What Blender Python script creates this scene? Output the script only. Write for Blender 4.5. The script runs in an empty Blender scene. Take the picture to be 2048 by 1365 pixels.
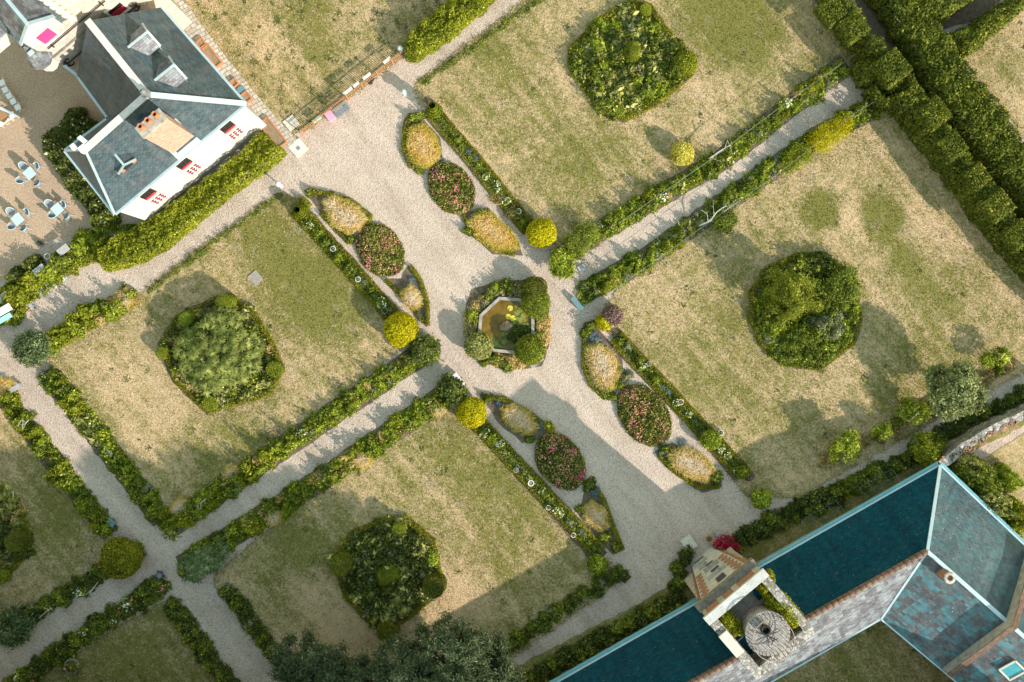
import bpy, math, random
import numpy as np
from mathutils import Vector
from mathutils.geometry import delaunay_2d_cdt, tessellate_polygon

random.seed(7)
RNG = np.random.default_rng(7)
C = bpy.context.scene.collection
H = 71.43            # camera height, metres
F = 2000.0           # focal length in pixels of the 2048-wide frame
CXP, CYP = 1024.0, 682.5

def W(px, py, z=0.0):
    s = (H - z) / F
    return ((px - CXP) * s, (CYP - py) * s, z)

def WL(pts, z=0.0):
    return [W(x, y, z)[:2] for x, y in pts]

def rad(d): return math.radians(d)

# ------------------------------------------------------------------ objects and tags
def tag(o, label=None, cat=None, group=None, kind=None):
    if label: o['label'] = label
    if cat: o['category'] = cat
    if group: o['group'] = group
    if kind: o['kind'] = kind
    return o

def thing(name, label, cat, loc=(0, 0, 0), rz=0.0, group=None):
    o = bpy.data.objects.new(name, None)
    C.objects.link(o)
    o.location = loc
    o.rotation_euler = (0, 0, rz)
    return tag(o, label, cat, group)

def dup(root, loc, rz=0.0, scale=1.0, label=None, group=None):
    r = root.copy(); C.objects.link(r)
    r.location = loc; r.rotation_euler = (0, 0, rz)
    r.scale = (scale,) * 3 if not isinstance(scale, tuple) else scale
    if label: r['label'] = label
    if group: r['group'] = group
    for ch in list(root.children):
        c = ch.copy(); C.objects.link(c); c.parent = r
        for g in ch.children:
            d = g.copy(); C.objects.link(d); d.parent = c
    return r

class MB:
    """collects faces in world (or local) coordinates and links them as one mesh object"""
    def __init__(s): s.v = []; s.f = []; s.m = []
    def add(s, vs, fs, mi=0):
        b = len(s.v); s.v += [tuple(p) for p in vs]
        for f in fs: s.f.append([b + i for i in f]); s.m.append(mi)
        return s
    def poly(s, vs, mi=0): return s.add(vs, [list(range(len(vs)))], mi)
    def box(s, c, size, rz=0.0, mi=0, tilt=0.0):
        x, y, z = [a / 2 for a in size]
        P = [(-x,-y,-z),(x,-y,-z),(x,y,-z),(-x,y,-z),(-x,-y,z),(x,-y,z),(x,y,z),(-x,y,z)]
        cr, sr, ct, st = math.cos(rz), math.sin(rz), math.cos(tilt), math.sin(tilt)
        Q = []
        for a, b, d in P:
            b, d = b * ct - d * st, b * st + d * ct
            Q.append((c[0] + a * cr - b * sr, c[1] + a * sr + b * cr, c[2] + d))
        return s.add(Q, [(0,3,2,1),(4,5,6,7),(0,1,5,4),(1,2,6,5),(2,3,7,6),(3,0,4,7)], mi)
    def prism(s, pts, z0, z1, mi=0, cap=True, mtop=None):
        n = len(pts)
        area = sum(pts[i][0]*pts[(i+1)%n][1]-pts[(i+1)%n][0]*pts[i][1] for i in range(n))
        if area < 0: pts = pts[::-1]
        zt = z1 if isinstance(z1, (list, tuple)) else [z1]*n
        V = [(p[0],p[1],z0) for p in pts] + [(p[0],p[1],zt[i]) for i, p in enumerate(pts)]
        fs = [(i,(i+1)%n,n+(i+1)%n,n+i) for i in range(n)]
        s.add(V, fs, mi)
        if cap: s.add(V[n:], [list(range(n))], mi if mtop is None else mtop)
        return s
    def tube(s, pts, r, n=6, mi=0, closed=False):
        pts = [Vector(p) for p in pts]; m = len(pts)
        rs = r if isinstance(r, (list, tuple)) else [r]*m
        V = []
        for i, p in enumerate(pts):
            a = pts[(i-1) % m] if (closed or i > 0) else p
            b = pts[(i+1) % m] if (closed or i < m-1) else p
            d = (b - a).normalized()
            u = d.cross(Vector((0,0,1)))
            if u.length < 1e-3: u = Vector((1,0,0))
            u.normalize(); w = u.cross(d).normalized()
            for k in range(n):
                t = 2*math.pi*k/n
                V.append(p + (u*math.cos(t) + w*math.sin(t))*rs[i])
        fs = []
        for i in range(m if closed else m-1):
            j = (i+1) % m
            for k in range(n):
                l = (k+1) % n
                fs.append((i*n+k, i*n+l, j*n+l, j*n+k))
        if not closed:
            fs.append(list(range(n))[::-1]); fs.append([(m-1)*n+k for k in range(n)])
        return s.add(V, fs, mi)
    def lathe(s, prof, c=(0,0,0), n=20, mi=0, cap=False):
        V = []
        for r, z in prof:
            for k in range(n):
                t = 2*math.pi*k/n
                V.append((c[0]+r*math.cos(t), c[1]+r*math.sin(t), c[2]+z))
        fs = []
        for i in range(len(prof)-1):
            for k in range(n):
                l = (k+1) % n
                fs.append((i*n+k, i*n+l, (i+1)*n+l, (i+1)*n+k))
        if cap: fs.append([(len(prof)-1)*n+k for k in range(n)])
        return s.add(V, fs, mi)
    def sphere(s, c, r, n=14, m=8, mi=0, sz=1.0):
        prof = [(max(1e-4, r*math.sin(math.pi*i/m)), -r*sz*math.cos(math.pi*i/m)) for i in range(m+1)]
        return s.lathe(prof, c, n, mi)
    def build(s, name, mats, parent=None, smooth=False, origin=None):
        if not isinstance(mats, (list, tuple)): mats = [mats]
        off = Vector((0,0,0))
        if parent is not None: off = Vector(parent.get('_org', parent.location))
        elif origin is not None: off = Vector(origin)
        V = [(a-off.x, b-off.y, c-off.z) for a, b, c in s.v]
        me = bpy.data.meshes.new(name)
        me.from_pydata(V, [], s.f)
        for m in mats: me.materials.append(m)
        me.polygons.foreach_set('material_index', s.m)
        # planar uv per face: u along the horizontal, v up the slope, in metres
        uv = me.uv_layers.new(name='UVMap')
        data = np.zeros((len(me.loops), 2), np.float32)
        co = s.v
        for p in me.polygons:
            n = p.normal
            u = Vector((0,0,1)).cross(n)
            if u.length < 0.05: u = Vector((0.872,0.49,0)); u = u - n*u.dot(n)
            u.normalize(); w = n.cross(u)
            for li in p.loop_indices:
                q = Vector(co[me.loops[li].vertex_index])
                data[li] = (q.dot(u), q.dot(w))
        uv.data.foreach_set('uv', data.ravel())
        if smooth: me.polygons.foreach_set('use_smooth', [True]*len(me.polygons))
        o = bpy.data.objects.new(name, me); C.objects.link(o)
        if parent is not None: o.parent = parent
        else: o.location = off
        return o

# ------------------------------------------------------------------ materials
def new_mat(name):
    m = bpy.data.materials.new(name); m.use_nodes = True
    nt = m.node_tree; b = nt.nodes['Principled BSDF']
    b.inputs['Specular IOR Level'].default_value = 0.25
    return m, nt, b
def nd(nt, typ, **kw):
    n = nt.nodes.new('ShaderNode' + typ)
    for k, v in kw.items():
        if hasattr(n, k) and k not in n.inputs: setattr(n, k, v)
        else: n.inputs[k].default_value = v
    return n
def ramp(nt, fac, stops):
    r = nt.nodes.new('ShaderNodeValToRGB'); el = r.color_ramp.elements
    while len(el) < len(stops): el.new(0.5)
    for e, (p, c) in zip(el, stops): e.position = p; e.color = (*c, 1)
    nt.links.new(fac, r.inputs[0]); return r.outputs[0]
def mixc(nt, fac, a, b, mode='MIX'):
    m = nt.nodes.new('ShaderNodeMix'); m.data_type = 'RGBA'; m.blend_type = mode
    for sock, val in ((m.inputs[0], fac), (m.inputs[6], a), (m.inputs[7], b)):
        if isinstance(val, (int, float)): sock.default_value = val
        elif isinstance(val, tuple): sock.default_value = (*val, 1)
        else: nt.links.new(val, sock)
    return m.outputs[2]
def mathn(nt, op, a, b=0.0, c=None):
    m = nt.nodes.new('ShaderNodeMath'); m.operation = op
    for i, val in enumerate((a, b) if c is None else (a, b, c)):
        if isinstance(val, (int, float)): m.inputs[i].default_value = val
        else: nt.links.new(val, m.inputs[i])
    return m.outputs[0]
def bump(nt, b, hgt, dist, strength=1.0):
    n = nd(nt, 'Bump', Strength=strength, Distance=dist)
    nt.links.new(hgt, n.inputs['Height']); nt.links.new(n.outputs[0], b.inputs['Normal'])
def pos(nt): return nt.nodes.new('ShaderNodeNewGeometry').outputs['Position']
def noise(nt, vec, scale, detail=4.0, rough=0.55, out='Fac'):
    n = nd(nt, 'TexNoise', Scale=scale, Detail=detail, Roughness=rough)
    if vec is not None: nt.links.new(vec, n.inputs['Vector'])
    return n.outputs[out]
def scalevec(nt, vec, s, rz=0.0):
    r = nd(nt, 'Mapping'); r.inputs['Rotation'].default_value = (0,0,rz); nt.links.new(vec, r.inputs['Vector'])
    m = nd(nt, 'Mapping'); m.inputs['Scale'].default_value = s
    nt.links.new(r.outputs[0], m.inputs['Vector']); return m.outputs[0]

def mat_plain(name, c1, c2=None, scale=6.0, rough=0.7, bumpd=0.0, spec=0.25, metal=0.0):
    m, nt, b = new_mat(name)
    c2 = c2 or tuple(x*0.75 for x in c1)
    p = pos(nt)
    n1 = noise(nt, p, scale, 6.0, 0.65)
    col = ramp(nt, n1, [(0.3, c2), (0.68, c1)])
    nt.links.new(col, b.inputs['Base Color'])
    b.inputs['Roughness'].default_value = rough
    b.inputs['Specular IOR Level'].default_value = spec
    b.inputs['Metallic'].default_value = metal
    if bumpd: bump(nt, b, noise(nt, p, scale*4, 5.0), bumpd)
    return m

def mat_leaf(name, stops, trans=0.3, rough=0.55):
    """leaf colour from a per-leaf tint, with some light passing through the leaf"""
    m, nt, b = new_mat(name)
    a = nd(nt, 'Attribute'); a.attribute_name = 'tint'
    n1 = noise(nt, pos(nt), 1.3, 4.0, .65); n2 = noise(nt, pos(nt), .45, 2.0)
    f = mathn(nt, 'ADD', a.outputs['Fac'], mathn(nt, 'MULTIPLY', mathn(nt, 'SUBTRACT', n1, 0.5), 0.9))
    f = mathn(nt, 'ADD', f, mathn(nt, 'MULTIPLY', mathn(nt, 'SUBTRACT', n2, 0.5), 0.7))
    col = ramp(nt, f, stops)
    nt.links.new(col, b.inputs['Base Color'])
    b.inputs['Roughness'].default_value = rough
    b.inputs['Specular IOR Level'].default_value = 0.10
    t = nd(nt, 'BsdfTranslucent'); nt.links.new(col, t.inputs['Color'])
    mx = nt.nodes.new('ShaderNodeMixShader'); mx.inputs[0].default_value = trans
    nt.links.new(b.outputs[0], mx.inputs[1]); nt.links.new(t.outputs[0], mx.inputs[2])
    nt.links.new(mx.outputs[0], nt.nodes['Material Output'].inputs['Surface'])
    return m

def L3(d, l, hi=None):
    hi = hi or tuple(min(0.9, x*1.45) for x in l)
    mid = tuple((a+b)/2 for a, b in zip(d, l))
    return [(0.0, d), (0.45, mid), (0.8, l), (1.0, hi)]

# ------------------------------------------------------------------ foliage
def inside(P, poly):
    x, y = P[:,0], P[:,1]; n = len(poly); r = np.zeros(len(P), bool)
    for i in range(n):
        x1, y1 = poly[i]; x2, y2 = poly[(i+1) % n]
        if y1 == y2: continue
        c = (y1 > y) != (y2 > y)
        r ^= c & (x < (x2-x1)*(y-y1)/(y2-y1) + x1)
    return r
def edgedist(P, poly):
    d = np.full(len(P), 1e9); n = len(poly)
    for i in range(n):
        a = np.array(poly[i]); e = np.array(poly[(i+1) % n]) - a
        L = max(1e-9, float(e @ e))
        t = np.clip(((P - a) @ e) / L, 0, 1)
        d = np.minimum(d, np.hypot(*(P - a - t[:,None]*e).T))
    return d
def polyarea(p):
    return abs(sum(p[i][0]*p[(i+1)%len(p)][1]-p[(i+1)%len(p)][0]*p[i][1] for i in range(len(p))))/2
def sample_poly(poly, n, rng=RNG):
    a = np.array(poly); lo, hi = a.min(0), a.max(0); out = []
    got = 0
    while got < n:
        P = rng.uniform(lo, hi, (max(64, n*2), 2)); P = P[inside(P, poly)]
        out.append(P); got += len(P)
        if len(P) == 0: break
    return np.concatenate(out)[:n]
def lump(x, y, scale, seed, octaves=3):
    r = np.random.default_rng(seed); v = np.zeros_like(x); amp = 1.0; tot = 0
    for o in range(octaves):
        for k in range(3):
            an = r.uniform(0, 2*math.pi); ph = r.uniform(0, 6.3); fr = 2*math.pi*scale*(2**o)*r.uniform(.7, 1.3)
            v = v + amp*np.sin((x*math.cos(an)+y*math.sin(an))*fr + ph)
        tot += amp*2.0; amp *= .55
    return np.clip(v/tot, -1, 1)

def leaf_arrays(P, size, nrm, aspect=0.5, rng=RNG):
    n = len(P)
    nrm = nrm/np.maximum(1e-6, np.linalg.norm(nrm, axis=1))[:,None]
    t = np.cross(nrm, rng.normal(size=(n,3))); t /= np.maximum(1e-6, np.linalg.norm(t, axis=1))[:,None]
    b = np.cross(nrm, t)
    s = size[:,None] if isinstance(size, np.ndarray) else size
    return np.stack([P+t*s, P+b*s*aspect, P-t*s, P-b*s*aspect], 1)
def quads_object(name, Q, tint, mats, parent=None, loc=(0,0,0), mi=None, extra=None):
    """Q: (n,4,3) quads in object space. extra: (verts, quads) of a solid inner body"""
    n = len(Q)
    V = Q.reshape(-1,3); faces = np.arange(n*4).reshape(n,4); T = np.repeat(tint, 4)
    if extra is not None and len(extra[1]):
        ev, ef, et = extra
        faces = np.concatenate([faces, np.asarray(ef)+len(V)]); V = np.concatenate([V, ev]); T = np.concatenate([T, et])
        if mi is not None: mi = np.concatenate([mi, np.zeros(len(ef), int)])
    me = bpy.data.meshes.new(name)
    me.vertices.add(len(V)); me.vertices.foreach_set('co', V.astype(np.float32).ravel())
    m = len(faces)
    me.loops.add(m*4); me.loops.foreach_set('vertex_index', faces.astype(np.int32).ravel())
    me.polygons.add(m); me.polygons.foreach_set('loop_start', np.arange(0, m*4, 4, dtype=np.int32))
    me.polygons.foreach_set('loop_total', np.full(m, 4, np.int32))
    if not isinstance(mats, (list, tuple)): mats = [mats]
    for x in mats: me.materials.append(x)
    if mi is not None: me.polygons.foreach_set('material_index', mi.astype(np.int32))
    at = me.attributes.new('tint', 'FLOAT', 'POINT'); at.data.foreach_set('value', T.astype(np.float32))
    me.update(calc_edges=True)
    o = bpy.data.objects.new(name, me); C.objects.link(o)
    o.location = loc
    if parent is not None: o.parent = parent
    return o

def mass(name, poly, h, mat, label=None, cat=None, group=None, dens=170, size=.085, prof='box', z0=0.0,
         rough=.12, edge=.25, lumpscale=.35, parent=None, aspect=.5, kind=None, tilt=.55, minh=.0, spread=0.0):
    """a hedge, shrub or planted mass: leaves over a height field inside a footprint (world xy)"""
    poly = [tuple(p) for p in poly]
    c = np.array(poly).mean(0); seed = int(RNG.integers(1e9))
    poly = [(x-c[0], y-c[1]) for x, y in poly]
    A = polyarea(poly); n = int(A*dens)
    P = sample_poly(poly, n)
    if spread: P = P + RNG.normal(scale=spread, size=P.shape)
    def height(P):
        d = edgedist(P, poly); d = np.where(inside(P, poly), d, 0); R = max(.05, Rmax)
        if prof == 'box':
            q = np.clip(d/edge, 0, 1); p = .5 + .5*np.sqrt(1-(1-q)**2)
        else:
            q = np.clip(d/R, 0, 1); p = np.sqrt(1-(1-q)**2)*.85+.15
        return h*p*(1 + rough*lump(P[:,0], P[:,1], lumpscale, seed)) + minh, d
    Rmax = 1.0; Rmax = float(edgedist(P, poly).max())
    z, d = height(P)
    z = z - np.abs(RNG.normal(size=n))*size*1.5 + RNG.normal(size=n)*size*.5
    X = np.column_stack([P, np.maximum(z, .02)])
    nr = RNG.normal(size=(n,3))*tilt; nr[:,2] += .6
    if rough > .05:
        e = .12
        gx = (height(P+[e,0])[0]-height(P-[e,0])[0])/(2*e); gy = (height(P+[0,e])[0]-height(P-[0,e])[0])/(2*e)
        gx = np.clip(gx,-2,2); gy = np.clip(gy,-2,2)
        nr[:,0] -= gx*.6; nr[:,1] -= gy*.6
    # leaves down the sides
    side = []; sn = []
    for i in range(len(poly)):
        a = np.array(poly[i]); b = np.array(poly[(i+1)%len(poly)]); L = float(np.hypot(*(b-a)))
        k = int(L*h*dens*.75)
        if k < 1: continue
        t = RNG.uniform(size=k)[:,None]; q = a + (b-a)*t
        inw = np.array([-(b-a)[1], (b-a)[0]])/max(L,1e-6)
        if not inside((q[:1]*.5+(a+b)[None]/4)+inw*.02, poly)[0] and not inside(np.array([(a+b)/2+inw*.03]), poly)[0]: inw = -inw
        zz = RNG.uniform(size=k)*h*(.62 if prof == 'box' else .35)
        off = RNG.uniform(0, edge*.6, k) + RNG.normal(scale=size*.4, size=k)
        side.append(np.column_stack([q + inw*off[:,None], zz]))
        m = RNG.normal(size=(k,3))*tilt; m[:,:2] -= inw*.8; m[:,2] += .3; sn.append(m)
    if side:
        X = np.concatenate([X]+side); nr = np.concatenate([nr]+sn)
    N = len(X)
    sz = size*RNG.uniform(.6, 1.35, N)
    tint = np.clip(RNG.normal(.48, .22, N), 0, 1)
    Q = leaf_arrays(X, sz, nr, aspect)
    # solid twiggy inner body just under the leaves
    st = max(.14, min(.4, math.sqrt(A)/14))
    a = np.array(poly); lo, hi = a.min(0), a.max(0)
    gx = np.arange(lo[0], hi[0]+st, st); gy = np.arange(lo[1], hi[1]+st, st)
    G = np.array([(x, y) for y in gy for x in gx]); gz, gd = height(G)
    gi = inside(G, poly) & (gd > .05)
    nx = len(gx); vid = -np.ones(len(G), int); vid[gi] = np.arange(gi.sum())
    ef = []
    for j in range(len(gy)-1):
        for i in range(nx-1):
            q = [j*nx+i, j*nx+i+1, (j+1)*nx+i+1, (j+1)*nx+i]
            if all(gi[k] for k in q): ef.append([vid[k] for k in q])
    ev = np.column_stack([G[gi], np.maximum(.02, gz[gi]*.8 - size*1.3)])
    ex = (ev, ef, np.full(len(ev), .25)) if len(ef) else None
    loc = (c[0], c[1], z0)
    if parent is not None:
        pl = Vector(parent.location); loc = (c[0]-pl.x, c[1]-pl.y, z0-pl.z)
    o = quads_object(name, Q, tint, mat, parent, loc, extra=ex)
    tag(o, label, cat, group, kind)
    o_top = X[:n]
    return o, o_top

def flowers(parent, pts, mat, size=.06, name='flowers', up=.03, loc=(0,0,0), petals=2):
    """blossoms as small tilted diamonds, one part of its plant"""
    n = len(pts)
    P = np.asarray(pts) + [0,0,up]
    Qs = []
    for k in range(petals):
        nr = RNG.normal(size=(n,3))*.55; nr[:,2] += .9
        Qs.append(leaf_arrays(P, size*RNG.uniform(.7,1.25,n), nr, .8))
    o = quads_object(name, np.concatenate(Qs), np.tile(RNG.uniform(size=n), petals), mat, parent, loc)
    o['kind'] = 'stuff'; return o

def ellipse(cx, cy, rx, ry, rot=0.0, n=18, jit=0.0):
    out = []
    for k in range(n):
        t = 2*math.pi*k/n; j = 1 + random.uniform(-jit, jit)
        x, y = rx*math.cos(t)*j, ry*math.sin(t)*j
        out.append((cx + x*math.cos(rot) - y*math.sin(rot), cy + x*math.sin(rot) + y*math.cos(rot)))
    return out
def jag(poly, step=.35, amp=.06):
    """break the straight edges of a footprint"""
    out = []
    for i in range(len(poly)):
        a, b = poly[i], poly[(i+1) % len(poly)]
        L = math.hypot(b[0]-a[0], b[1]-a[1]); k = max(1, int(L/step))
        for j in range(k):
            t = j/k
            out.append((a[0]+(b[0]-a[0])*t+random.gauss(0, amp), a[1]+(b[1]-a[1])*t+random.gauss(0, amp)))
    return out
def strip(line, w):
    """polyline (world xy) to a band polygon of width w"""
    L, R = [], []
    for i, p in enumerate(line):
        a = line[max(0, i-1)]; b = line[min(len(line)-1, i+1)]
        dx, dy = b[0]-a[0], b[1]-a[1]; l = math.hypot(dx, dy) or 1
        nx, ny = -dy/l*w/2, dx/l*w/2
        L.append((p[0]+nx, p[1]+ny)); R.append((p[0]-nx, p[1]-ny))
    return L + R[::-1]

def blade_quads(B, D, length, width, droop=.35, rng=RNG):
    """grass blades: base points B, directions D (unit-ish), two quads each"""
    n = len(B); D = D/np.maximum(1e-6, np.linalg.norm(D, axis=1))[:,None]
    s = np.cross(D, np.array([[0,0,1.]])+.45*rng.normal(size=(n,3))); s /= np.maximum(1e-6, np.linalg.norm(s, axis=1))[:,None]
    L = length[:,None]; w = width
    m = B + D*L*.55; t = B + D*L; t[:,2] -= (droop*length); t[:,2] = np.maximum(t[:,2], .02)
    q1 = np.stack([B-s*w*.5, B+s*w*.5, m+s*w*.45, m-s*w*.45], 1)
    q2 = np.stack([m-s*w*.45, m+s*w*.45, t+s*w*.1, t-s*w*.1], 1)
    return np.concatenate([q1, q2])

def grassy(name, poly, mat, label, cat, h=.6, dens=260, wid=.028, center=None, group=None, edge_tint=True, z0=0.0, lean=.9):
    """a clump of ornamental grass filling a footprint, blades arching outwards"""
    c = np.array(poly).mean(0) if center is None else np.array(center)
    pl = [(x-c[0], y-c[1]) for x, y in poly]
    n = int(polyarea(pl)*dens); P = sample_poly(pl, n); d = edgedist(P, pl); R = float(d.max())
    # each blade belongs to one of many tufts and leans away from the middle of it
    k = max(3, int(polyarea(pl)*2.2)); T = sample_poly(pl, k)
    near = np.argmin(((P[:,None]-T[None])**2).sum(2), 1)
    out = P - T[near]; out += RNG.normal(scale=.22, size=out.shape)
    D = np.column_stack([out*lean*1.6, RNG.uniform(.35, 1.0, n)])
    q = np.clip(d/R, 0, 1)
    base = np.column_stack([P - out*.3, .1 + h*.55*np.sqrt(1-(1-q)**2)])
    Q = blade_quads(base, D, h*RNG.uniform(.5, 1.1, n), wid)
    tint = np.clip(.12 + .95*q + RNG.normal(scale=.2, size=n), 0, 1) if edge_tint else RNG.uniform(size=n)
    # matted dead blades in a mound under the arching ones
    st = .16; a = np.array(pl); lo, hi = a.min(0), a.max(0)
    gx = np.arange(lo[0], hi[0]+st, st); gy = np.arange(lo[1], hi[1]+st, st)
    G = np.array([(x, y) for y in gy for x in gx]); gd = edgedist(G, pl); gi = inside(G, pl) & (gd > .06)
    vid = -np.ones(len(G), int); vid[gi] = np.arange(gi.sum()); nx = len(gx)
    ef = [[vid[k] for k in q] for j in range(len(gy)-1) for i in range(nx-1) for q in [[j*nx+i, j*nx+i+1, (j+1)*nx+i+1, (j+1)*nx+i]] if all(gi[k] for k in q)]
    gq = np.clip(gd[gi]/R, 0, 1); ev = np.column_stack([G[gi], .06 + h*.5*np.sqrt(1-(1-gq)**2) + RNG.normal(scale=.03, size=gi.sum())])
    o = quads_object(name, Q, np.tile(tint, 2), mat, None, (c[0], c[1], z0), extra=(ev, ef, np.clip(.2+.7*gq, 0, 1)) if ef else None)
    tag(o, label, cat, group)
    return o

def lawn_sheet(name, poly, z, mat, fields, step=.45, jitter=.05):
    """ground sheet with a 'green' attribute that says how green the turf is here"""
    poly = jag(poly, .4, jitter)
    a = np.array(poly); lo, hi = a.min(0), a.max(0)
    G = np.array([(x, y) for y in np.arange(lo[1], hi[1], step) for x in np.arange(lo[0], hi[0], step)])
    G = G[inside(G, poly)]; G = G[edgedist(G, poly) > step*.5]
    pts = [Vector(p) for p in poly] + [Vector(p) for p in G]
    ne = len(poly)
    vo, eo, fo, *_ = delaunay_2d_cdt(pts, [(i, (i+1) % ne) for i in range(ne)], [list(range(ne))], 1, 1e-5)
    P = np.array([(v.x, v.y) for v in vo])
    me = bpy.data.meshes.new(name)
    me.from_pydata([(x, y, z) for x, y in P], [], [list(f) for f in fo])
    if len(me.polygons) and me.polygons[0].normal.z < 0: me.flip_normals()
    at = me.attributes.new('green', 'FLOAT', 'POINT'); at.data.foreach_set('value', fields(P).astype(np.float32))
    me.materials.append(mat)
    o = bpy.data.objects.new(name, me); C.objects.link(o)
    tag(o, kind='structure')
    return o, poly
# ================================================================== camera, light, sky
cam = bpy.data.cameras.new('camera'); co = bpy.data.objects.new('camera', cam); C.objects.link(co)
cam.sensor_width = 36.0; cam.lens = 36.0*F/2048.0; cam.clip_end = 2000.0; cam.clip_start = 0.5
co.location = (0, 0, H)
bpy.context.scene.camera = co

SUN_EL = rad(28.5)
toward = Vector((.775, -.632, 0)).normalized()*math.cos(SUN_EL); toward.z = math.sin(SUN_EL)
sun = bpy.data.lights.new('sun', 'SUN'); sun.energy = 3.4; sun.angle = rad(0.55); sun.color = (1.0, .90, .82)
so = bpy.data.objects.new('sun', sun); C.objects.link(so)
so.rotation_euler = (-toward).to_track_quat('-Z', 'Y').to_euler()
w = bpy.data.worlds.new('World'); bpy.context.scene.world = w; w.use_nodes = True
sky = nd(w.node_tree, 'TexSky'); sky.sky_type = 'NISHITA'; sky.sun_disc = False
sky.sun_elevation = SUN_EL; sky.sun_rotation = math.atan2(toward.x, toward.y)
sky.air_density = 3.3; sky.dust_density = 0.3; sky.ozone_density = 2.6
bg = w.node_tree.nodes['Background']; bg.inputs['Strength'].default_value = 0.15
w.node_tree.links.new(sky.outputs[0], bg.inputs['Color'])
vs = bpy.context.scene.view_settings
vs.view_transform = 'Standard'; vs.look = 'None'; vs.exposure = 0.93; vs.gamma = 1.0; vs.use_curve_mapping = False
bpy.context.scene.cycles.max_bounces = 6
bpy.context.scene.cycles.diffuse_bounces = 3
bpy.context.scene.cycles.transparent_max_bounces = 4

# ================================================================== ground materials
def mat_gravel():
    m, nt, b = new_mat('gravel'); p = pos(nt)
    big = noise(nt, p, .22, 4.0, .6)
    fine = noise(nt, p, 11.0, 3.0, .85)
    vo = nd(nt, 'TexVoronoi', Scale=11.0); nt.links.new(p, vo.inputs['Vector'])
    col = ramp(nt, fine, [(.3, (.36,.285,.235)), (.44, (.535,.435,.37)), (.56, (.62,.515,.44)), (.7, (.72,.625,.555))])
    stone = ramp(nt, vo.outputs['Color'], [(.12, (.45,.40,.35)), (.5, (.90,.87,.84)), (.9, (1.0,.97,.94))])
    col = mixc(nt, .5, col, stone, 'MULTIPLY')
    tr = noise(nt, scalevec(nt, p, (.12, .9, 1), rad(51)), 1.0, 4.0, .6)      # worn tracks along the avenue
    col = mixc(nt, 1.0, col, ramp(nt, tr, [(.34,(.86,.84,.80)), (.5,(.98,.98,.96)), (.66,(1.07,1.06,1.05))]), 'MULTIPLY')
    col = mixc(nt, 1.0, col, ramp(nt, big, [(.28, (.82,.79,.75)), (.5,(.98,.97,.95)), (.72, (1.06,1.04,1.0))]), 'MULTIPLY')
    # dark specks: leaf litter and damp stones
    sp = noise(nt, p, 3.1, 2.0, .5)
    col = mixc(nt, ramp(nt, sp, [(.70,(0,0,0)), (.77,(.55,.55,.55))]), col, (.2,.17,.12))
    nt.links.new(col, b.inputs['Base Color']); b.inputs['Roughness'].default_value = .9
    bump(nt, b, mathn(nt, 'ADD', vo.outputs['Distance'], fine), .035, .8)
    return m
def mat_turf(name, straw=(.60,.435,.255), straw2=(.40,.275,.15), green=(.26,.235,.065), green2=(.15,.145,.034), streak=1.3):
    """sun-dried turf: straw and green in patches, with faint mowing lines"""
    m, nt, b = new_mat(name); p = pos(nt)
    a = nd(nt, 'Attribute'); a.attribute_name = 'green'
    n0 = noise(nt, p, .33, 4.0, .62); n1 = noise(nt, p, 1.5, 5.0, .72); n2 = noise(nt, p, 6.0, 3.0, .8)
    st = noise(nt, scalevec(nt, p, (.10, 1.1, 1), rad(51)), 1.0, 3.0, .55)     # lines run along the lawns
    f = mathn(nt, 'ADD', a.outputs['Fac'], mathn(nt, 'MULTIPLY', mathn(nt, 'SUBTRACT', n0, .5), 1.25))
    f = mathn(nt, 'ADD', f, mathn(nt, 'MULTIPLY', mathn(nt, 'SUBTRACT', n1, .5), 1.7))
    f = mathn(nt, 'ADD', f, mathn(nt, 'MULTIPLY', mathn(nt, 'SUBTRACT', n2, .5), 1.6))
    f = mathn(nt, 'ADD', f, mathn(nt, 'MULTIPLY', mathn(nt, 'SUBTRACT', st, .5), streak))
    n3 = noise(nt, p, 12.0, 3.0, .8)
    dry = ramp(nt, n3, [(.3, straw2), (.5, straw), (.72, tuple(min(.8, x*1.3) for x in straw))])
    grn = ramp(nt, n3, [(.3, green2), (.7, green)])
    col = mixc(nt, ramp(nt, f, [(.1, (0,0,0)), (.9, (1,1,1))]), dry, grn)
    bare = noise(nt, p, .55, 5.0, .65)
    col = mixc(nt, ramp(nt, bare, [(.58,(0,0,0)), (.72,(.5,.5,.5))]), col, (.42,.33,.23))
    nt.links.new(col, b.inputs['Base Color']); b.inputs['Roughness'].default_value = .95
    b.inputs['Specular IOR Level'].default_value = .05
    bump(nt, b, mathn(nt, 'ADD', n2, n3), .06, .9)
    return m
M = {}
M['gravel'] = mat_gravel()
M['turf'] = mat_turf('turf')
M['field'] = mat_turf('field', green=(.10,.12,.035))
M['soil'] = mat_plain('soil', (.20,.15,.10), (.09,.065,.042), 3.0, .95, .03)
M['dryearth'] = mat_plain('dry_earth', (.36,.27,.17), (.22,.155,.09), 2.0, .95, .03)
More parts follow.
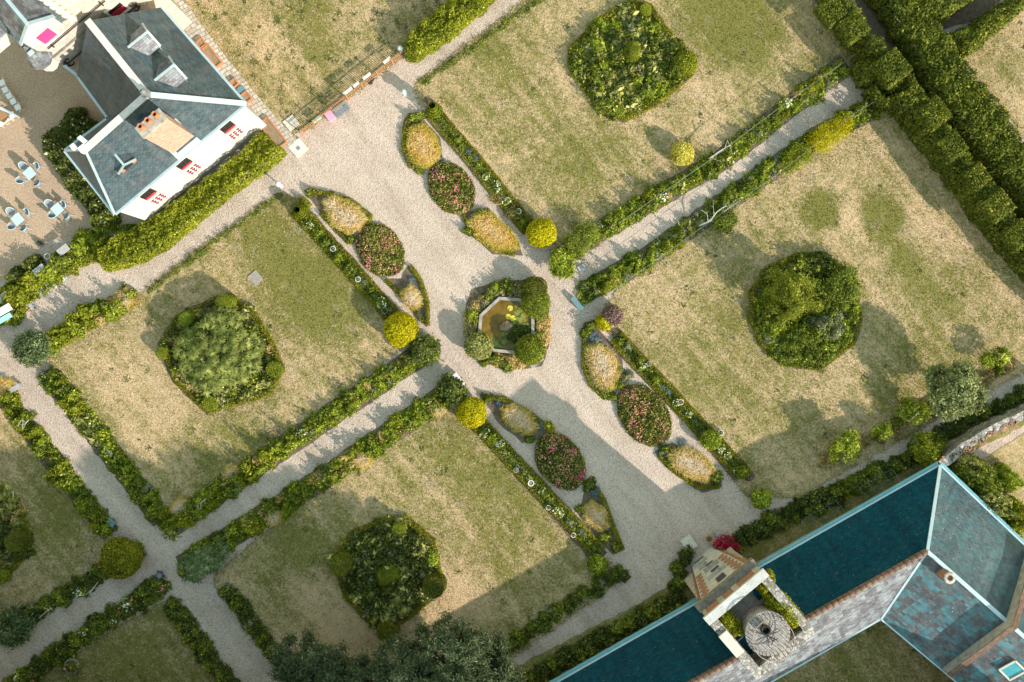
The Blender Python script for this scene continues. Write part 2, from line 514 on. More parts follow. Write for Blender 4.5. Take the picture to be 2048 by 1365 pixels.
def mat_paving():
    m, nt, b = new_mat('stone_paving')
    u = nd(nt, 'TexCoord').outputs['UV']
    br = nd(nt, 'TexBrick', Scale=1.0, offset=.5); nt.links.new(u, br.inputs['Vector'])
    br.inputs['Brick Width'].default_value = .46; br.inputs['Row Height'].default_value = .3; br.inputs['Mortar Size'].default_value = .025
    br.inputs['Color1'].default_value = (.66,.6,.52,1); br.inputs['Color2'].default_value = (.5,.45,.38,1); br.inputs['Mortar'].default_value = (.3,.25,.19,1)
    n = noise(nt, pos(nt), 5.0, 5.0, .7)
    col = mixc(nt, 1.0, br.outputs['Color'], ramp(nt, n, [(.3,(.6,.58,.55)), (.65,(1.1,1.08,1.05))]), 'MULTIPLY')
    nt.links.new(col, b.inputs['Base Color']); b.inputs['Roughness'].default_value = .85
    bump(nt, b, mathn(nt, 'ADD', n, br.outputs['Fac']), .03, .5)
    return m
M['paving'] = mat_paving()

# ================================================================== ground, gravel, lawns
def const(v): return lambda P: np.full(len(P), v)
def field(base, patches=()):
    """patches: (px, py, radius px, amount) in photo pixels at ground level"""
    def f(P):
        g = np.full(len(P), base + .13) + .12*lump(P[:,0], P[:,1], .09, int(abs(base)*999)+11)
        for px, py, r, amt in patches:
            x, y, _ = W(px, py); rr = r/28.0
            g = g + amt*np.exp(-(((P[:,0]-x)**2+(P[:,1]-y)**2)/(rr*rr))**1.6)
        return g
    return f
g, _ = lawn_sheet('ground', [(-260,-260),(260,-260),(260,260),(-260,260)], -.03, M['field'], const(.45), step=40, jitter=0)
mb = MB(); mb.poly([(x, y, 0) for x, y in WL([(-140,-120),(-140,1500),(2190,1500),(2190,-120)])])
o = mb.build('gravel_path', M['gravel']); tag(o, kind='structure')

lawns = [
 ([(340,-60),(352,-14),(545,240),(585,268),(612,262),(812,108),(832,62),(1010,-60)], field(.30, [(600,30,60,.5),(650,90,45,.3),(850,60,60,.3),(560,80,60,-.25)])),
 ([(842,168),(1085,-20),(1130,-60),(1575,-60),(1612,0),(1690,112),(1695,140),(1440,325),(1180,490),(1105,478),(850,200)],
   field(.34, [(1450,30,90,.75),(1520,90,70,.4),(1000,100,80,.2),(1080,300,110,.22),(1180,330,90,.2),(930,330,60,-.2),(1400,200,60,-.2)])),
 ([(1222,622),(1240,588),(1470,425),(1745,240),(1800,230),(2090,590),(2150,640),(2150,680),(2048,737),(1900,818),(1720,920),(1600,985),(1500,985),(1232,665)],
   field(.30, [(1643,417,38,1.3),(1768,437,42,1.1),(1706,430,26,-.5),(1860,570,80,.2),(1810,510,34,.5),(1900,640,110,.15),(1600,800,100,.25),(1390,720,110,.35),(1450,600,90,.15),(1830,770,90,.3),(1330,620,70,-.15)])),
 ([(562,394),(588,402),(800,648),(795,695),(660,800),(330,1028),(215,872),(104,722),(130,680),(280,592),(372,520)],
   field(.34, [(600,500,110,.5),(660,600,90,.5),(560,620,70,.25),(520,450,80,.3),(300,800,100,-.25),(250,700,90,-.2),(600,830,60,-.2),(500,900,120,.3),(330,640,60,.15)])),
 ([(900,826),(940,846),(1222,1142),(1235,1160),(1050,1290),(900,1400),(640,1440),(575,1345),(505,1265),(435,1165),(445,1145),(640,985)],
   field(.40, [(960,900,110,.25),(1040,1000,110,.25),(880,880,60,.2),(1010,1130,80,.2),(930,1200,80,-.45),(780,1290,120,-.35),(600,1100,90,.35),(640,1230,80,-.35)])),
 ([(-80,770),(8,800),(60,880),(245,1092),(190,1150),(60,1232),(-80,1310)], field(.42, [(40,880,70,-.2),(120,1000,90,.3)])),
 ([(340,1195),(425,1300),(535,1460),(80,1460),(60,1372),(220,1262)], field(.66)),
 ([(1915,105),(2120,-30),(2120,380),(2010,225)], field(.22)),
 ([(1440,1430),(1650,1285),(1790,1205),(2000,1440)], field(.55)),
 ([(1900,960),(2150,800),(2150,1200),(2020,1060)], field(.34)),
 ([(1455,1100),(1600,1034),(1760,952),(1900,877),(2048,796),(2150,725),(2150,800),(1880,935),(1500,1150)], field(.62)),
 ([(1010,1345),(1290,1200),(1378,1150),(1400,1200),(1130,1420),(1000,1420)], field(.65)),
]
LAWNPOLY = []
for i, (pts, fld) in enumerate(lawns):
    wp = WL(pts)
    if i in (1, 2, 3, 4):      # the turf runs on under the planted borders
        cx_, cy_ = np.array(wp).mean(0); wp = [(cx_+(x-cx_)*1.03, cy_+(y-cy_)*1.03) for x, y in wp]
    o, poly = lawn_sheet('lawn' if i < 9 else 'verge', wp, .02, M['turf'], fld)
    LAWNPOLY.append((poly, fld))

# short turf blades over the lawns, straw or green where the turf is
def turf_blades():
    Qs, Ts = [], []
    for poly, fld in LAWNPOLY[:9]:
        n = int(polyarea(poly)*95)
        P = sample_poly(poly, n); n = len(P)
        g = fld(P) + .5*lump(P[:,0], P[:,1], .33, 5) + .35*lump(P[:,0], P[:,1], 1.6, 6) + RNG.normal(scale=.38, size=n)
        B = np.column_stack([P, np.full(n, .02)])
        D = np.column_stack([RNG.normal(scale=.6, size=(n,2)), RNG.uniform(.35, 1, n)])
        L = RNG.uniform(.05, .12, n)
        D /= np.linalg.norm(D, axis=1)[:,None]
        s = np.cross(D, RNG.normal(size=(n,3))); s /= np.maximum(1e-6, np.linalg.norm(s, axis=1))[:,None]
        T = B + D*L[:,None]; w_ = .022
        Qs.append(np.stack([B-s*w_, B+s*w_, T+s*w_*.3, T-s*w_*.3], 1)); Ts.append(np.clip((g-.2)/.6, 0, 1))
    return np.concatenate(Qs), np.concatenate(Ts)
M['blade'] = mat_leaf("turf_blade", [(0,(.76,.61,.42)),(.4,(.56,.41,.24)),(.65,(.27,.22,.08)),(1,(.17,.165,.05))], .2)
Q, T = turf_blades()
o = quads_object('lawn_grass', Q, T, M['blade']); tag(o, 'short half-dried grass blades covering the lawns', 'grass', kind='stuff')

def edge_tufts():
    B, D, L = [], [], []
    for poly, fld in LAWNPOLY[:9]:
        for i in range(len(poly)):
            a, b = np.array(poly[i]), np.array(poly[(i+1) % len(poly)]); l = float(np.hypot(*(b-a))); n = int(l*34)
            if n < 1 or max(abs(a[0]), abs(b[0])) > 42 or max(abs(a[1]), abs(b[1])) > 30: continue
            q = a+(b-a)*RNG.uniform(size=(n,1)) + RNG.normal(scale=.09, size=(n,2))
            B.append(np.column_stack([q, np.full(n,.015)])); D.append(np.column_stack([RNG.normal(scale=.8,size=(n,2)), RNG.uniform(.3,1,n)])); L.append(RNG.uniform(.08,.26,n))
    B, D, L = np.concatenate(B), np.concatenate(D), np.concatenate(L)
    return blade_quads(B, D, L, .03, .3), len(B)
Q, n = edge_tufts()
o = quads_object('edge_grass', Q, np.tile(RNG.uniform(size=n), 2), M['blade']); tag(o, 'longer grass tufts straggling along the lawn edges', 'grass', kind='stuff')

# rosettes of weeds dotted over the dry turf
def weeds():
    B, D, L = [], [], []
    for (poly, fld), k in zip(LAWNPOLY[:9], (130,30,35,35,25,15,15,10,5)):
        for q in sample_poly(poly, k):
            n = int(RNG.integers(7, 22)); a = RNG.uniform(0, 6.28, n); r_ = RNG.uniform(.04,.16)
            B.append(np.column_stack([q[0]+r_*RNG.normal(size=n), q[1]+r_*RNG.normal(size=n), np.full(n,.03)])); D.append(np.column_stack([np.cos(a), np.sin(a), RNG.uniform(.1,.6,n)])); L.append(RNG.uniform(.08,.2,n))
    B, D, L = np.concatenate(B), np.concatenate(D), np.concatenate(L)
    return blade_quads(B, D, L, .06, .2), len(B)
M['weed'] = mat_leaf('weed_leaf', L3((.07,.085,.02),(.17,.19,.05),(.3,.3,.1)), .2)
Q, n = weeds()
o = quads_object('lawn_weeds', Q, np.tile(RNG.uniform(size=n), 2), M['weed']); tag(o, 'small green weeds dotted over the dry lawns', 'weeds', kind='stuff')

# soil under the planted beds and borders (structure sheets)
def soil(pts, name='flower_bed', z=.028, mat=None):
    mb = MB(); mb.poly([(x, y, z) for x, y in jag(WL(pts), .5, .04)]); o = mb.build(name, mat or M['soil']); tag(o, kind='structure'); return o
soil([(1690,-60),(1760,-60),(1800,60),(1900,150),(2000,300),(2150,480),(2150,640),(2040,520),(1900,330),(1790,190),(1740,90)], z=.024)
soil([(1880,60),(1960,40),(2060,-60),(1780,-60),(1830,20)], z=.025)

def mat_sand():
    m, nt, b = new_mat('courtyard_gravel'); p = pos(nt)
    fine = noise(nt, p, 10.0, 3.0, .85); big = noise(nt, p, .4, 4.0, .6)
    col = ramp(nt, fine, [(.3,(.26,.18,.125)), (.5,(.46,.34,.24)), (.7,(.62,.48,.35))])
    col = mixc(nt, 1.0, col, ramp(nt, big, [(.3,(.85,.83,.8)), (.7,(1.05,1.03,1.0))]), 'MULTIPLY')
    nt.links.new(col, b.inputs['Base Color']); b.inputs['Roughness'].default_value = .95; bump(nt, b, fine, .03, .8); return m
M['sand'] = mat_sand()
soil([(-140,-60),(120,60),(230,200),(235,330),(205,420),(180,470),(100,480),(40,540),(-140,640)], 'courtyard', .012, M['sand'])
# ================================================================== building materials
def mat_slate(name, c1, c2, patch, mort, amount=.5, wid=.26, row=.15, lich=.0, rough=.42, spec=.35):
    m, nt, b = new_mat(name)
    u = nd(nt, 'TexCoord').outputs['UV']
    br = nd(nt, 'TexBrick', Scale=1.0, offset=.5); nt.links.new(u, br.inputs['Vector'])
    for k, v in (('Brick Width', wid), ('Row Height', row), ('Mortar Size', .012), ('Bias', -.1)): br.inputs[k].default_value = v
    br.inputs['Color1'].default_value = (*c1,1); br.inputs['Color2'].default_value = (*c2,1); br.inputs['Mortar'].default_value = (*mort,1)
    # patches of newer or weathered slates keep to the courses: noise sampled per course block
    sn = nd(nt, 'VectorMath', operation='SNAP'); nt.links.new(u, sn.inputs[0]); sn.inputs[1].default_value = (wid*1.0, row*1.0, 1)
    pn = noise(nt, sn.outputs[0], 1.1, 6.0, .8)
    col = mixc(nt, ramp(nt, pn, [(.47,(0,0,0)), (.56,(amount,)*3)]), br.outputs['Color'], patch)
    big = noise(nt, u, .35, 4.0, .6)
    col = mixc(nt, 1.0, col, ramp(nt, big, [(.3,(.72,.74,.76)), (.7,(1.12,1.1,1.08))]), 'MULTIPLY')
    sk = noise(nt, scalevec(nt, u, (1.6, .10, 1)), 1.0, 5.0, .7)      # rain streaks running down the slope
    col = mixc(nt, 1.0, col, ramp(nt, sk, [(.3,(.66,.68,.70)), (.55,(1,1,1)), (.75,(1.2,1.17,1.15))]), 'MULTIPLY')
    sp = noise(nt, sn.outputs[0], 7.3, 2.0, .5)                        # single odd slates
    col = mixc(nt, 1.0, col, ramp(nt, sp, [(.3,(.74,.75,.76)), (.5,(1,1,1)), (.72,(1.3,1.28,1.25))]), 'MULTIPLY')
    if lich:
        ln = noise(nt, pos(nt), 5.0, 2.0, .5)
        col = mixc(nt, ramp(nt, ln, [(.72,(0,0,0)), (.745,(lich,)*3)]), col, (.62,.64,.58))
    nt.links.new(col, b.inputs['Base Color']); b.inputs['Roughness'].default_value = rough
    b.inputs['Specular IOR Level'].default_value = spec
    bump(nt, b, mathn(nt, 'ADD', br.outputs['Fac'], mathn(nt, 'MULTIPLY', pn, .4)), -.02, .7)
    return m
M['slate'] = mat_slate('blue_slate', (.048,.09,.112), (.085,.135,.155), (.115,.125,.13), (.03,.04,.045), .55)
M['slate_worn'] = mat_slate('weathered_slate', (.14,.135,.145), (.21,.205,.215), (.30,.335,.345), (.07,.07,.075), .8, .3, .16, .5)
M['slate_patch'] = mat_slate('patched_slate', (.12,.115,.12), (.17,.16,.165), (.10,.26,.29), (.04,.05,.055), .9, .34, .17, .8)
M['slate_shade_teal'] = mat_slate('shade_teal_slate', (.002,.058,.085), (.005,.078,.11), (.012,.055,.075), (.001,.025,.04), .5, .26, .15, .2, spec=.06)  # teal with almost no red puts the slope's sky-lit shade into the colour
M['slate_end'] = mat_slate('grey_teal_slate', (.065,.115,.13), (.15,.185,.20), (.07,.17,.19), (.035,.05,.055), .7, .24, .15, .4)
M['zinc'] = mat_plain('zinc', (.50,.62,.64), (.38,.50,.53), 2.0, .4, .0, .5, .15)
M['zinc_teal'] = mat_plain('zinc_gutter', (.17,.42,.46), (.11,.32,.36), 2.0, .45, .0, .5)
M['limestone'] = mat_plain('limestone', (.72,.67,.58), (.55,.49,.40), 2.5, .85, .02)
M['white_stone'] = mat_plain('whitish_stone', (.58,.58,.56), (.40,.39,.37), 2.2, .9, .02)
M['limestone_old'] = mat_plain('old_limestone', (.52,.48,.41), (.25,.23,.19), 3.0, .9, .03)
M['render'] = mat_plain('white_render', (.63,.60,.56), (.54,.50,.45), 1.2, .85, .01)
M['ledge'] = mat_plain('dark_ledge', (.28,.26,.22), (.13,.125,.1), 3.5, .9, .03)
M['void'] = mat_plain('window_dark', (.025,.028,.03), (.012,.014,.016), 3.0, .3, 0, .5)
M['red'] = mat_plain('red_paint', (.55,.035,.06), (.42,.03,.05), 6.0, .5)
M['pink'] = mat_plain('pink_paint', (.75,.06,.25), (.62,.05,.2), 6.0, .5)
M['white'] = mat_plain('white_paint', (.85,.85,.83), (.75,.75,.73), 6.0, .45, 0, .4)
M['iron'] = mat_plain('dark_iron', (.05,.042,.038), (.028,.024,.022), 6.0, .6)
M['rust'] = mat_plain('pale_iron', (.40,.31,.27), (.26,.2,.17), 8.0, .6)
M['teal'] = mat_plain('teal_paint', (.17,.30,.32), (.12,.22,.24), 5.0, .6)
M['darkteal'] = mat_plain('dark_teal_pipe', (.06,.15,.16), (.04,.1,.11), 5.0, .6)
M['paleblue'] = mat_plain('pale_blue_metal', (.52,.70,.75), (.42,.60,.66), 5.0, .4, 0, .4)
M['greymetal'] = mat_plain('grey_metal', (.30,.33,.34), (.2,.22,.23), 8.0, .4, 0, .4, .3)
M['wood'] = mat_plain('warm_wood', (.42,.24,.12), (.28,.15,.07), 8.0, .7)
M['oldwood'] = mat_plain('grey_wood', (.34,.31,.28), (.2,.18,.16), 8.0, .8)
M['terracotta'] = mat_plain('terracotta', (.55,.24,.12), (.42,.17,.08), 6.0, .8)
M['blue'] = mat_plain('blue_glaze', (.02,.09,.28), (.015,.06,.2), 4.0, .3, 0, .5)
M['greystone'] = mat_plain('grey_stone', (.48,.46,.45), (.33,.32,.31), 5.0, .85, .01)
M['ridge'] = None
def mat_brick(name, c1, c2, mort, w_=.22, r_=.065, ms=.012):
    m, nt, b = new_mat(name); u = nd(nt, 'TexCoord').outputs['UV']
    br = nd(nt, 'TexBrick', Scale=1.0, offset=.5); nt.links.new(u, br.inputs['Vector'])
    for k, v in (('Brick Width', w_), ('Row Height', r_), ('Mortar Size', ms)): br.inputs[k].default_value = v
    br.inputs['Color1'].default_value = (*c1,1); br.inputs['Color2'].default_value = (*c2,1); br.inputs['Mortar'].default_value = (*mort,1)
    n = noise(nt, pos(nt), 4.0, 4.0)
    col = mixc(nt, 1.0, br.outputs['Color'], ramp(nt, n, [(.3,(.7,.68,.66)), (.7,(1.1,1.08,1.05))]), 'MULTIPLY')
    nt.links.new(col, b.inputs['Base Color']); b.inputs['Roughness'].default_value = .85
    bump(nt, b, br.outputs['Fac'], -.01, .6)
    return m
M['brick'] = mat_brick('red_brick', (.42,.15,.075), (.33,.11,.055), (.42,.34,.26))
M['brick_pale'] = mat_brick('pale_brick', (.58,.32,.23), (.50,.26,.18), (.60,.50,.42), .3, .12, .02)
M['ridge'] = mat_brick('ridge_tile', (.30,.20,.15), (.20,.13,.095), (.10,.06,.04), .12, .5, .015)
def mat_rubble(name, c1, c2, mort, sc=2.4):
    m, nt, b = new_mat(name); p = pos(nt)
    vo = nd(nt, 'TexVoronoi', Scale=sc); nt.links.new(p, vo.inputs['Vector'])
    ed = nd(nt, 'TexVoronoi', Scale=sc, feature='DISTANCE_TO_EDGE'); nt.links.new(p, ed.inputs['Vector'])
    col = ramp(nt, vo.outputs['Color'], [(.1, c2), (.8, c1)])
    col = mixc(nt, 1.0, col, ramp(nt, noise(nt, p, 6.0, 5.0, .7), [(.3,(.62,.6,.58)), (.65,(1.1,1.08,1.06))]), 'MULTIPLY')
    col = mixc(nt, ramp(nt, ed.outputs['Distance'], [(.02,(1,1,1)), (.06,(0,0,0))]), col, mort)
    nt.links.new(col, b.inputs['Base Color']); b.inputs['Roughness'].default_value = .9
    bump(nt, b, ed.outputs['Distance'], .04, .7)
    return m
M['rubble'] = mat_rubble('rubble_stone', (.66,.61,.54), (.46,.42,.36), (.3,.26,.2), 3.0)
M['rubble_old'] = mat_rubble('lichened_stone', (.55,.52,.47), (.18,.17,.15), (.12,.11,.09), 4.0)
M['rendered_wall'] = mat_rubble('pale_rubble_wall', (.64,.58,.51), (.50,.44,.38), (.52,.46,.38), 3.2)

def V3(p): return Vector(p)
def bar(mb, a, b, wd, ht, mi=0, up=0.0):
    """a flat strip with thickness from a to b (covers hips, gutters)"""
    a, b = Vector(a), Vector(b); d = (b-a).normalized()
    u = d.cross(Vector((0,0,1))).normalized()*wd/2; n = u.cross(d).normalized()
    if n.z < 0: n = -n
    n0 = n*up; n1 = n*(up+ht)
    P = [a-u+n0, a+u+n0, b+u+n0, b-u+n0, a-u+n1, a+u+n1, b+u+n1, b-u+n1]
    mb.add(P, [(0,3,2,1),(4,5,6,7),(0,1,5,4),(1,2,6,5),(2,3,7,6),(3,0,4,7)], mi)
def roofpart(name, root, faces, mat):
    mb = MB()
    for f in faces: mb.poly(f)
    o = mb.build(name, mat, root); return o
def up_face(pts):
    """order points so the face normal points up"""
    a, b, c = V3(pts[0]), V3(pts[1]), V3(pts[2])
    return pts if (b-a).cross(c-a).z > 0 else pts[::-1]
def sub(name, parent, mb, mat, **k):
    """mesh linked under a part that itself sits at a root offset"""
    o = mb.build(name, mat, None, **k)
    return o

def child(mb, name, mats, root, **k):
    return mb.build(name, mats, root, **k)
def grandchild(mb, name, mats, part, root, **k):
    o = mb.build(name, mats, root, **k); o.parent = part; return o

# ================================================================== house at the upper left
ZE, ZR = 6.8, 11.3
F1, F2, F3 = W(491,208,ZE), W(230,428,ZE), W(130,302,ZE)
P1, P2, P3 = W(295,190,ZR), W(171,300,ZR), W(176,42,ZR)
G1 = W(322,15,ZE); J = W(217,237,ZE); G2 = W(154,151,ZE)
house = thing('house', 'slate-roofed white house with red shutters beside the gravel courtyard', 'house', W(310,300,0))
# walls (set in from the eaves)
def shift(p, dx, dy, z): return (p[0]+dx, p[1]+dy, z)
uf = Vector((.765,.644,0)); nf = Vector((.644,-.765,0))     # along the front (towards the upper right), outwards (sunny side)
wb = [V3(F1) - uf*.15 - nf*.15, V3(F2) + uf*.15 - nf*.15, V3(F3) + uf*.15 + nf*.15]
Jw = V3(J) + nf*.35 + Vector((.63,.78,0))*0 + uf*.3
G2w = V3(G2) + uf*.35; G1w = V3(G1) - uf*.35
foot = [wb[0], wb[1], wb[2], Jw, G2w, G1w]
mb = MB(); mb.prism([(p.x,p.y) for p in foot], 0, ZE-.02, cap=False)
wall = child(mb, 'wall', M['render'], house)
# roof faces
def lift(p, z): return (p[0], p[1], p[2]+z)
T = lambda *p: up_face(list(p))
child(MB().poly(T(F1,F2,P2,P1)), 'front_roof', M['slate'], house)['label'] = 'sunlit front roof slope with the chimney'
child(MB().poly(T(F2,F3,P2)), 'hip_roof', M['slate'], house)
child(MB().poly(T(F3,J,P1,P2)), 'rear_roof', M['slate'], house)
child(MB().poly(T(J,G2,P3,P1)), 'courtyard_roof', M['slate'], house)
child(MB().poly(T(F1,P1,P3,G1)), 'garden_roof', M['slate'], house)['label'] = 'dark garden-side slope with two dormers'
mb = MB()
for a, b, wd in ((P1,P2,.42),(P1,P3,.42)): bar(mb, a, b, wd, .10, up=.03)
child(mb, 'ridge_cap', mat_plain('pale_ridge', (.66,.64,.60), (.5,.49,.46), 4, .7), house)
mb = MB()
bar(mb, F1, P1, .34, .06, up=.02)
child(mb, 'hip_flashing', M['zinc'], house)
for a, b in ((F2,P2),(F3,P2)): child((lambda q: (bar(q, a, b, .16, .05, up=.02), q)[1])(MB()), 'hip_flashing', M['zinc'], house)
mb = MB()
for a, b in ((F1,F2),(F2,F3),(F3,J),(J,G2),(F1,G1)):
    a2, b2 = lift(a,-.06), lift(b,-.06); bar(mb, a2, b2, .24, .1)
    bar(mb, lift(a,-.2), lift(b,-.2), .08, .14)
child(mb, 'gutter', M['zinc'], house)
child(MB().box((*P1[:2], P1[2]+.25), (.4,.4,.5)).lathe([(.16,0),(.2,.3),(.05,.6)], lift(P1,.45), 10), 'ridge_finial', M['greymetal'], house)
child(MB().box(lift(P2,.25), (.45,.35,.5), rad(40)).box((P2[0]-.55,P2[1]+.1,P2[2]+.35), (.3,.3,.25), rad(40)), 'finial_block', M['white'], house)
# chimney: wide brick stack with three pots
def planez(p, q, r):
    n = (V3(q)-V3(p)).cross(V3(r)-V3(p)); return lambda x, y: p[2] - (n.x*(x-p[0])+n.y*(y-p[1]))/n.z
zf = planez(F1, F2, P1); zg = planez(F1, P1, P3)
cc = W(365,289,7.6); 
ch_c = Vector((cc[0], cc[1], 0)) - nf*0.35
ang_f = math.atan2(uf.y, uf.x)
mb = MB()
stack_top = 12.4
mb.box((ch_c.x, ch_c.y, (6.0+stack_top)/2), (1.75, .7, stack_top-6.0), ang_f)
chim = child(mb, 'chimney', M['brick_pale'], house)
grandchild(MB().box((ch_c.x,ch_c.y,stack_top+.06), (1.86,.82,.14), ang_f), 'chimney_cap', M['limestone_old'], chim, house)
for k in (-.55, 0, .55):
    q = ch_c + uf*k - nf*.1
    grandchild(MB().lathe([(.16,0),(.18,.08),(.14,.42),(.18,.5),(.12,.5),(.11,.2)], (q.x,q.y,stack_top+.13), 14), 'chimney_pot', M['terracotta'], chim, house)
pb = ch_c + nf*.75
grandchild(MB().add([tuple(pb - uf*.95 + Vector((0,0,zf(*(pb-uf*.95)[:2])+.03))), tuple(pb + uf*.95 + Vector((0,0,zf(*(pb+uf*.95)[:2])+.03))),
   tuple(pb + uf*.95 - nf*.3 + Vector((0,0,zf(*(pb+uf*.95-nf*.3)[:2])+.03))), tuple(pb - uf*.95 - nf*.3 + Vector((0,0,zf(*(pb-uf*.95-nf*.3)[:2])+.03)))], [(0,1,2,3)]), 'lead_apron', M['zinc'], chim, house)
# small dormer on the front slope
dc = W(254,326,8.5); d0 = Vector((dc[0],dc[1],0))
mb = MB(); zt = zf(d0.x,d0.y)
def dormer(root, base, out, along, wd, dep, hgt, zplane, roofmat, wallmat, frontmat, name='dormer'):
    """gabled dormer: front face at base, running back into the roof against 'out'"""
    a = base + along*wd/2; b = base - along*wd/2
    za = zplane(base.x, base.y)
    back = dep
    A0, B0 = Vector((a.x,a.y,za-.25)), Vector((b.x,b.y,za-.25))
    A1, B1 = Vector((a.x,a.y,za+hgt)), Vector((b.x,b.y,za+hgt))
    R = Vector((base.x,base.y,za+hgt+wd*.42))
    ba = -out*back
    mb = MB()
    mb.poly([A0,A1,A1+ba,A0+ba]); mb.poly([B0,B0+ba,B1+ba,B1])
    o = child(mb, name, wallmat, root)
    fr = MB(); fr.poly([B0,A0,A1,R,B1])
    grandchild(fr, 'dormer_front', frontmat, o, root)
    ov = along*.12; fo = out*.15
    rf = MB()
    rf.poly(T(A1+ov+fo-Vector((0,0,.06)), R+fo, R+ba, A1+ov+ba-Vector((0,0,.06)))); rf.poly(T(B1-ov+fo-Vector((0,0,.06)), B1-ov+ba-Vector((0,0,.06)), R+ba, R+fo))
    grandchild(rf, 'dormer_roof', roofmat, o, root)
    tr = MB()
    bar(tr, A1+ov+fo, R+fo, .12, .06, up=.01); bar(tr, B1-ov+fo, R+fo, .12, .06, up=.01); bar(tr, R+fo, R+ba, .14, .05, up=.02)
    grandchild(tr, 'dormer_flashing', M['zinc'], o, root)
    wn = MB(); z0 = za + .1
    wn.box(tuple(base + out*.02 + Vector((0,0,z0+hgt*.45))), (wd*.55,.06,hgt*.8), math.atan2(along.y, along.x))
    grandchild(wn, 'dormer_window', M['void'], o, root)
    return o
dormer(house, d0+nf*.35, nf, uf, 1.15, 1.9, .75, zf, M['slate'], M['slate'], M['terracotta'])['label'] = 'small front dormer with orange brick face'
# two dormers on the dark garden slope
ng = Vector((.78,.63,0)); ug = Vector((-.63,.78,0))
for px, py in ((305,78),(357,143)):
    q = W(px,py,9.2); dormer(house, Vector((q[0],q[1],0)), ng, ug, 1.5, 2.3, .8, zg, M['slate_worn'], M['slate'], M['white'])
# skylight slips and loose pale slates on the front slope
for px, py in ((208,300),(336,300),(356,247)):
    q = W(px,py,8.6); z = zf(q[0],q[1])+.03
    s = Vector((q[0],q[1],z)); dn = nf*.16 + Vector((0,0,(zf(q[0]+nf.x*.16,q[1]+nf.y*.16)+.03)-z))
    child(MB().add([tuple(s-uf*.14-dn),tuple(s+uf*.14-dn),tuple(s+uf*.14+dn),tuple(s-uf*.14+dn)],[(3,2,1,0)]), 'roof_vent', M['zinc'], house)
# windows of the front wall: upper and lower with red shutters
fw0 = wb[1]; fwL = (wb[0]-wb[1]).length; fdir = (wb[0]-wb[1]).normalized()
for t in (.19, .48, .83):
    for z0, z1, wdw in ((4.75,5.85,.85),(2.7,4.1,.95)):
        c = fw0 + fdir*(fwL*t + (0 if z0 > 3 else .0)) + nf*.03
        mb = MB(); mb.box((c.x,c.y,(z0+z1)/2), (wdw,.05,z1-z0), ang_f)
        wi = child(mb, 'window', M['void'], house)
        mb = MB()
        nb = 3
        for i in range(nb+1): 
            q = c + fdir*((i/nb-.5)*wdw) + nf*.04; mb.box((q.x,q.y,(z0+z1)/2), (.06,.05,z1-z0), ang_f)
        for i in range(4):
            q = c + nf*.045; mb.box((q.x,q.y,z0+(z1-z0)*i/3), (wdw,.05,.06), ang_f)
        grandchild(mb, 'window_bars', M['white'] if z0 < 3 else M['iron'], wi, house)
        mb = MB(); q = c + nf*.09
        if z0 > 3: mb.box((q.x,q.y,z0+.18), (wdw*.9,.05,.28), ang_f)
        else:
            for s in (-.36,-.02,.34):
                r = q + fdir*s*wdw; mb.box((r.x,r.y,(z0+z1)/2), (wdw*.075,.04,(z1-z0)*.9), ang_f)
        grandchild(mb, 'shutter', M['red'], wi, house)
        q = c + nf*.1; grandchild(MB().box((q.x,q.y,z0-.06), (wdw*1.2,.26,.1), ang_f), 'sill', M['limestone'], wi, house)

# ================================================================== tall chateau block beyond the house
chat = thing('chateau', 'tall pale stone chateau wall with iron anchors above the house roof', 'building', W(200,60,0))
dep0 = 898/28.0
def CW(u, d, z):     # u along the wall, d outwards from the garden, both in photo pixels on the ground
    x = (u*.765 - d*.644)/28.0; y = (d*.765 + u*.644)/28.0
    return (x, y, z)
def cw_px(u, d, z):
    a = Vector((.765,.644,0))*(u/28.0) + Vector((-.644,.765,0))*(d/28.0); return (a.x, a.y, z)
def quadw(u0,u1,d,z0,z1): return [cw_px(u0,d,z0), cw_px(u1,d,z0), cw_px(u1,d,z1), cw_px(u0,d,z1)]
mb = MB()
mb.prism([cw_px(-222,898,0)[:2], cw_px(-78,898,0)[:2], cw_px(-78,1180,0)[:2], cw_px(-222,1180,0)[:2]], 0, 17.5)
mb.prism([cw_px(-300,898,0)[:2], cw_px(-222.1,898,0)[:2], cw_px(-222.1,1180,0)[:2], cw_px(-300,1180,0)[:2]], 0, 11.2)
cwall = child(mb, 'wall', M['rendered_wall'], chat)
ca = math.atan2(.644,.765)
def onwall(u, z, w_, h_, t, mb, off=0.0):
    c = cw_px(u, 898-off*28-t*14, z); mb.box(c, (w_, t, h_), ca); return mb
# scalloped corbels where the upper wall oversails
mb = MB()
for k in range(7): 
    c = cw_px(-218, 893-k*0, 11.4+k*.75); mb.sphere(c, .27, 8, 6)
grand = child(mb, 'corbel_row', M['limestone'], chat)
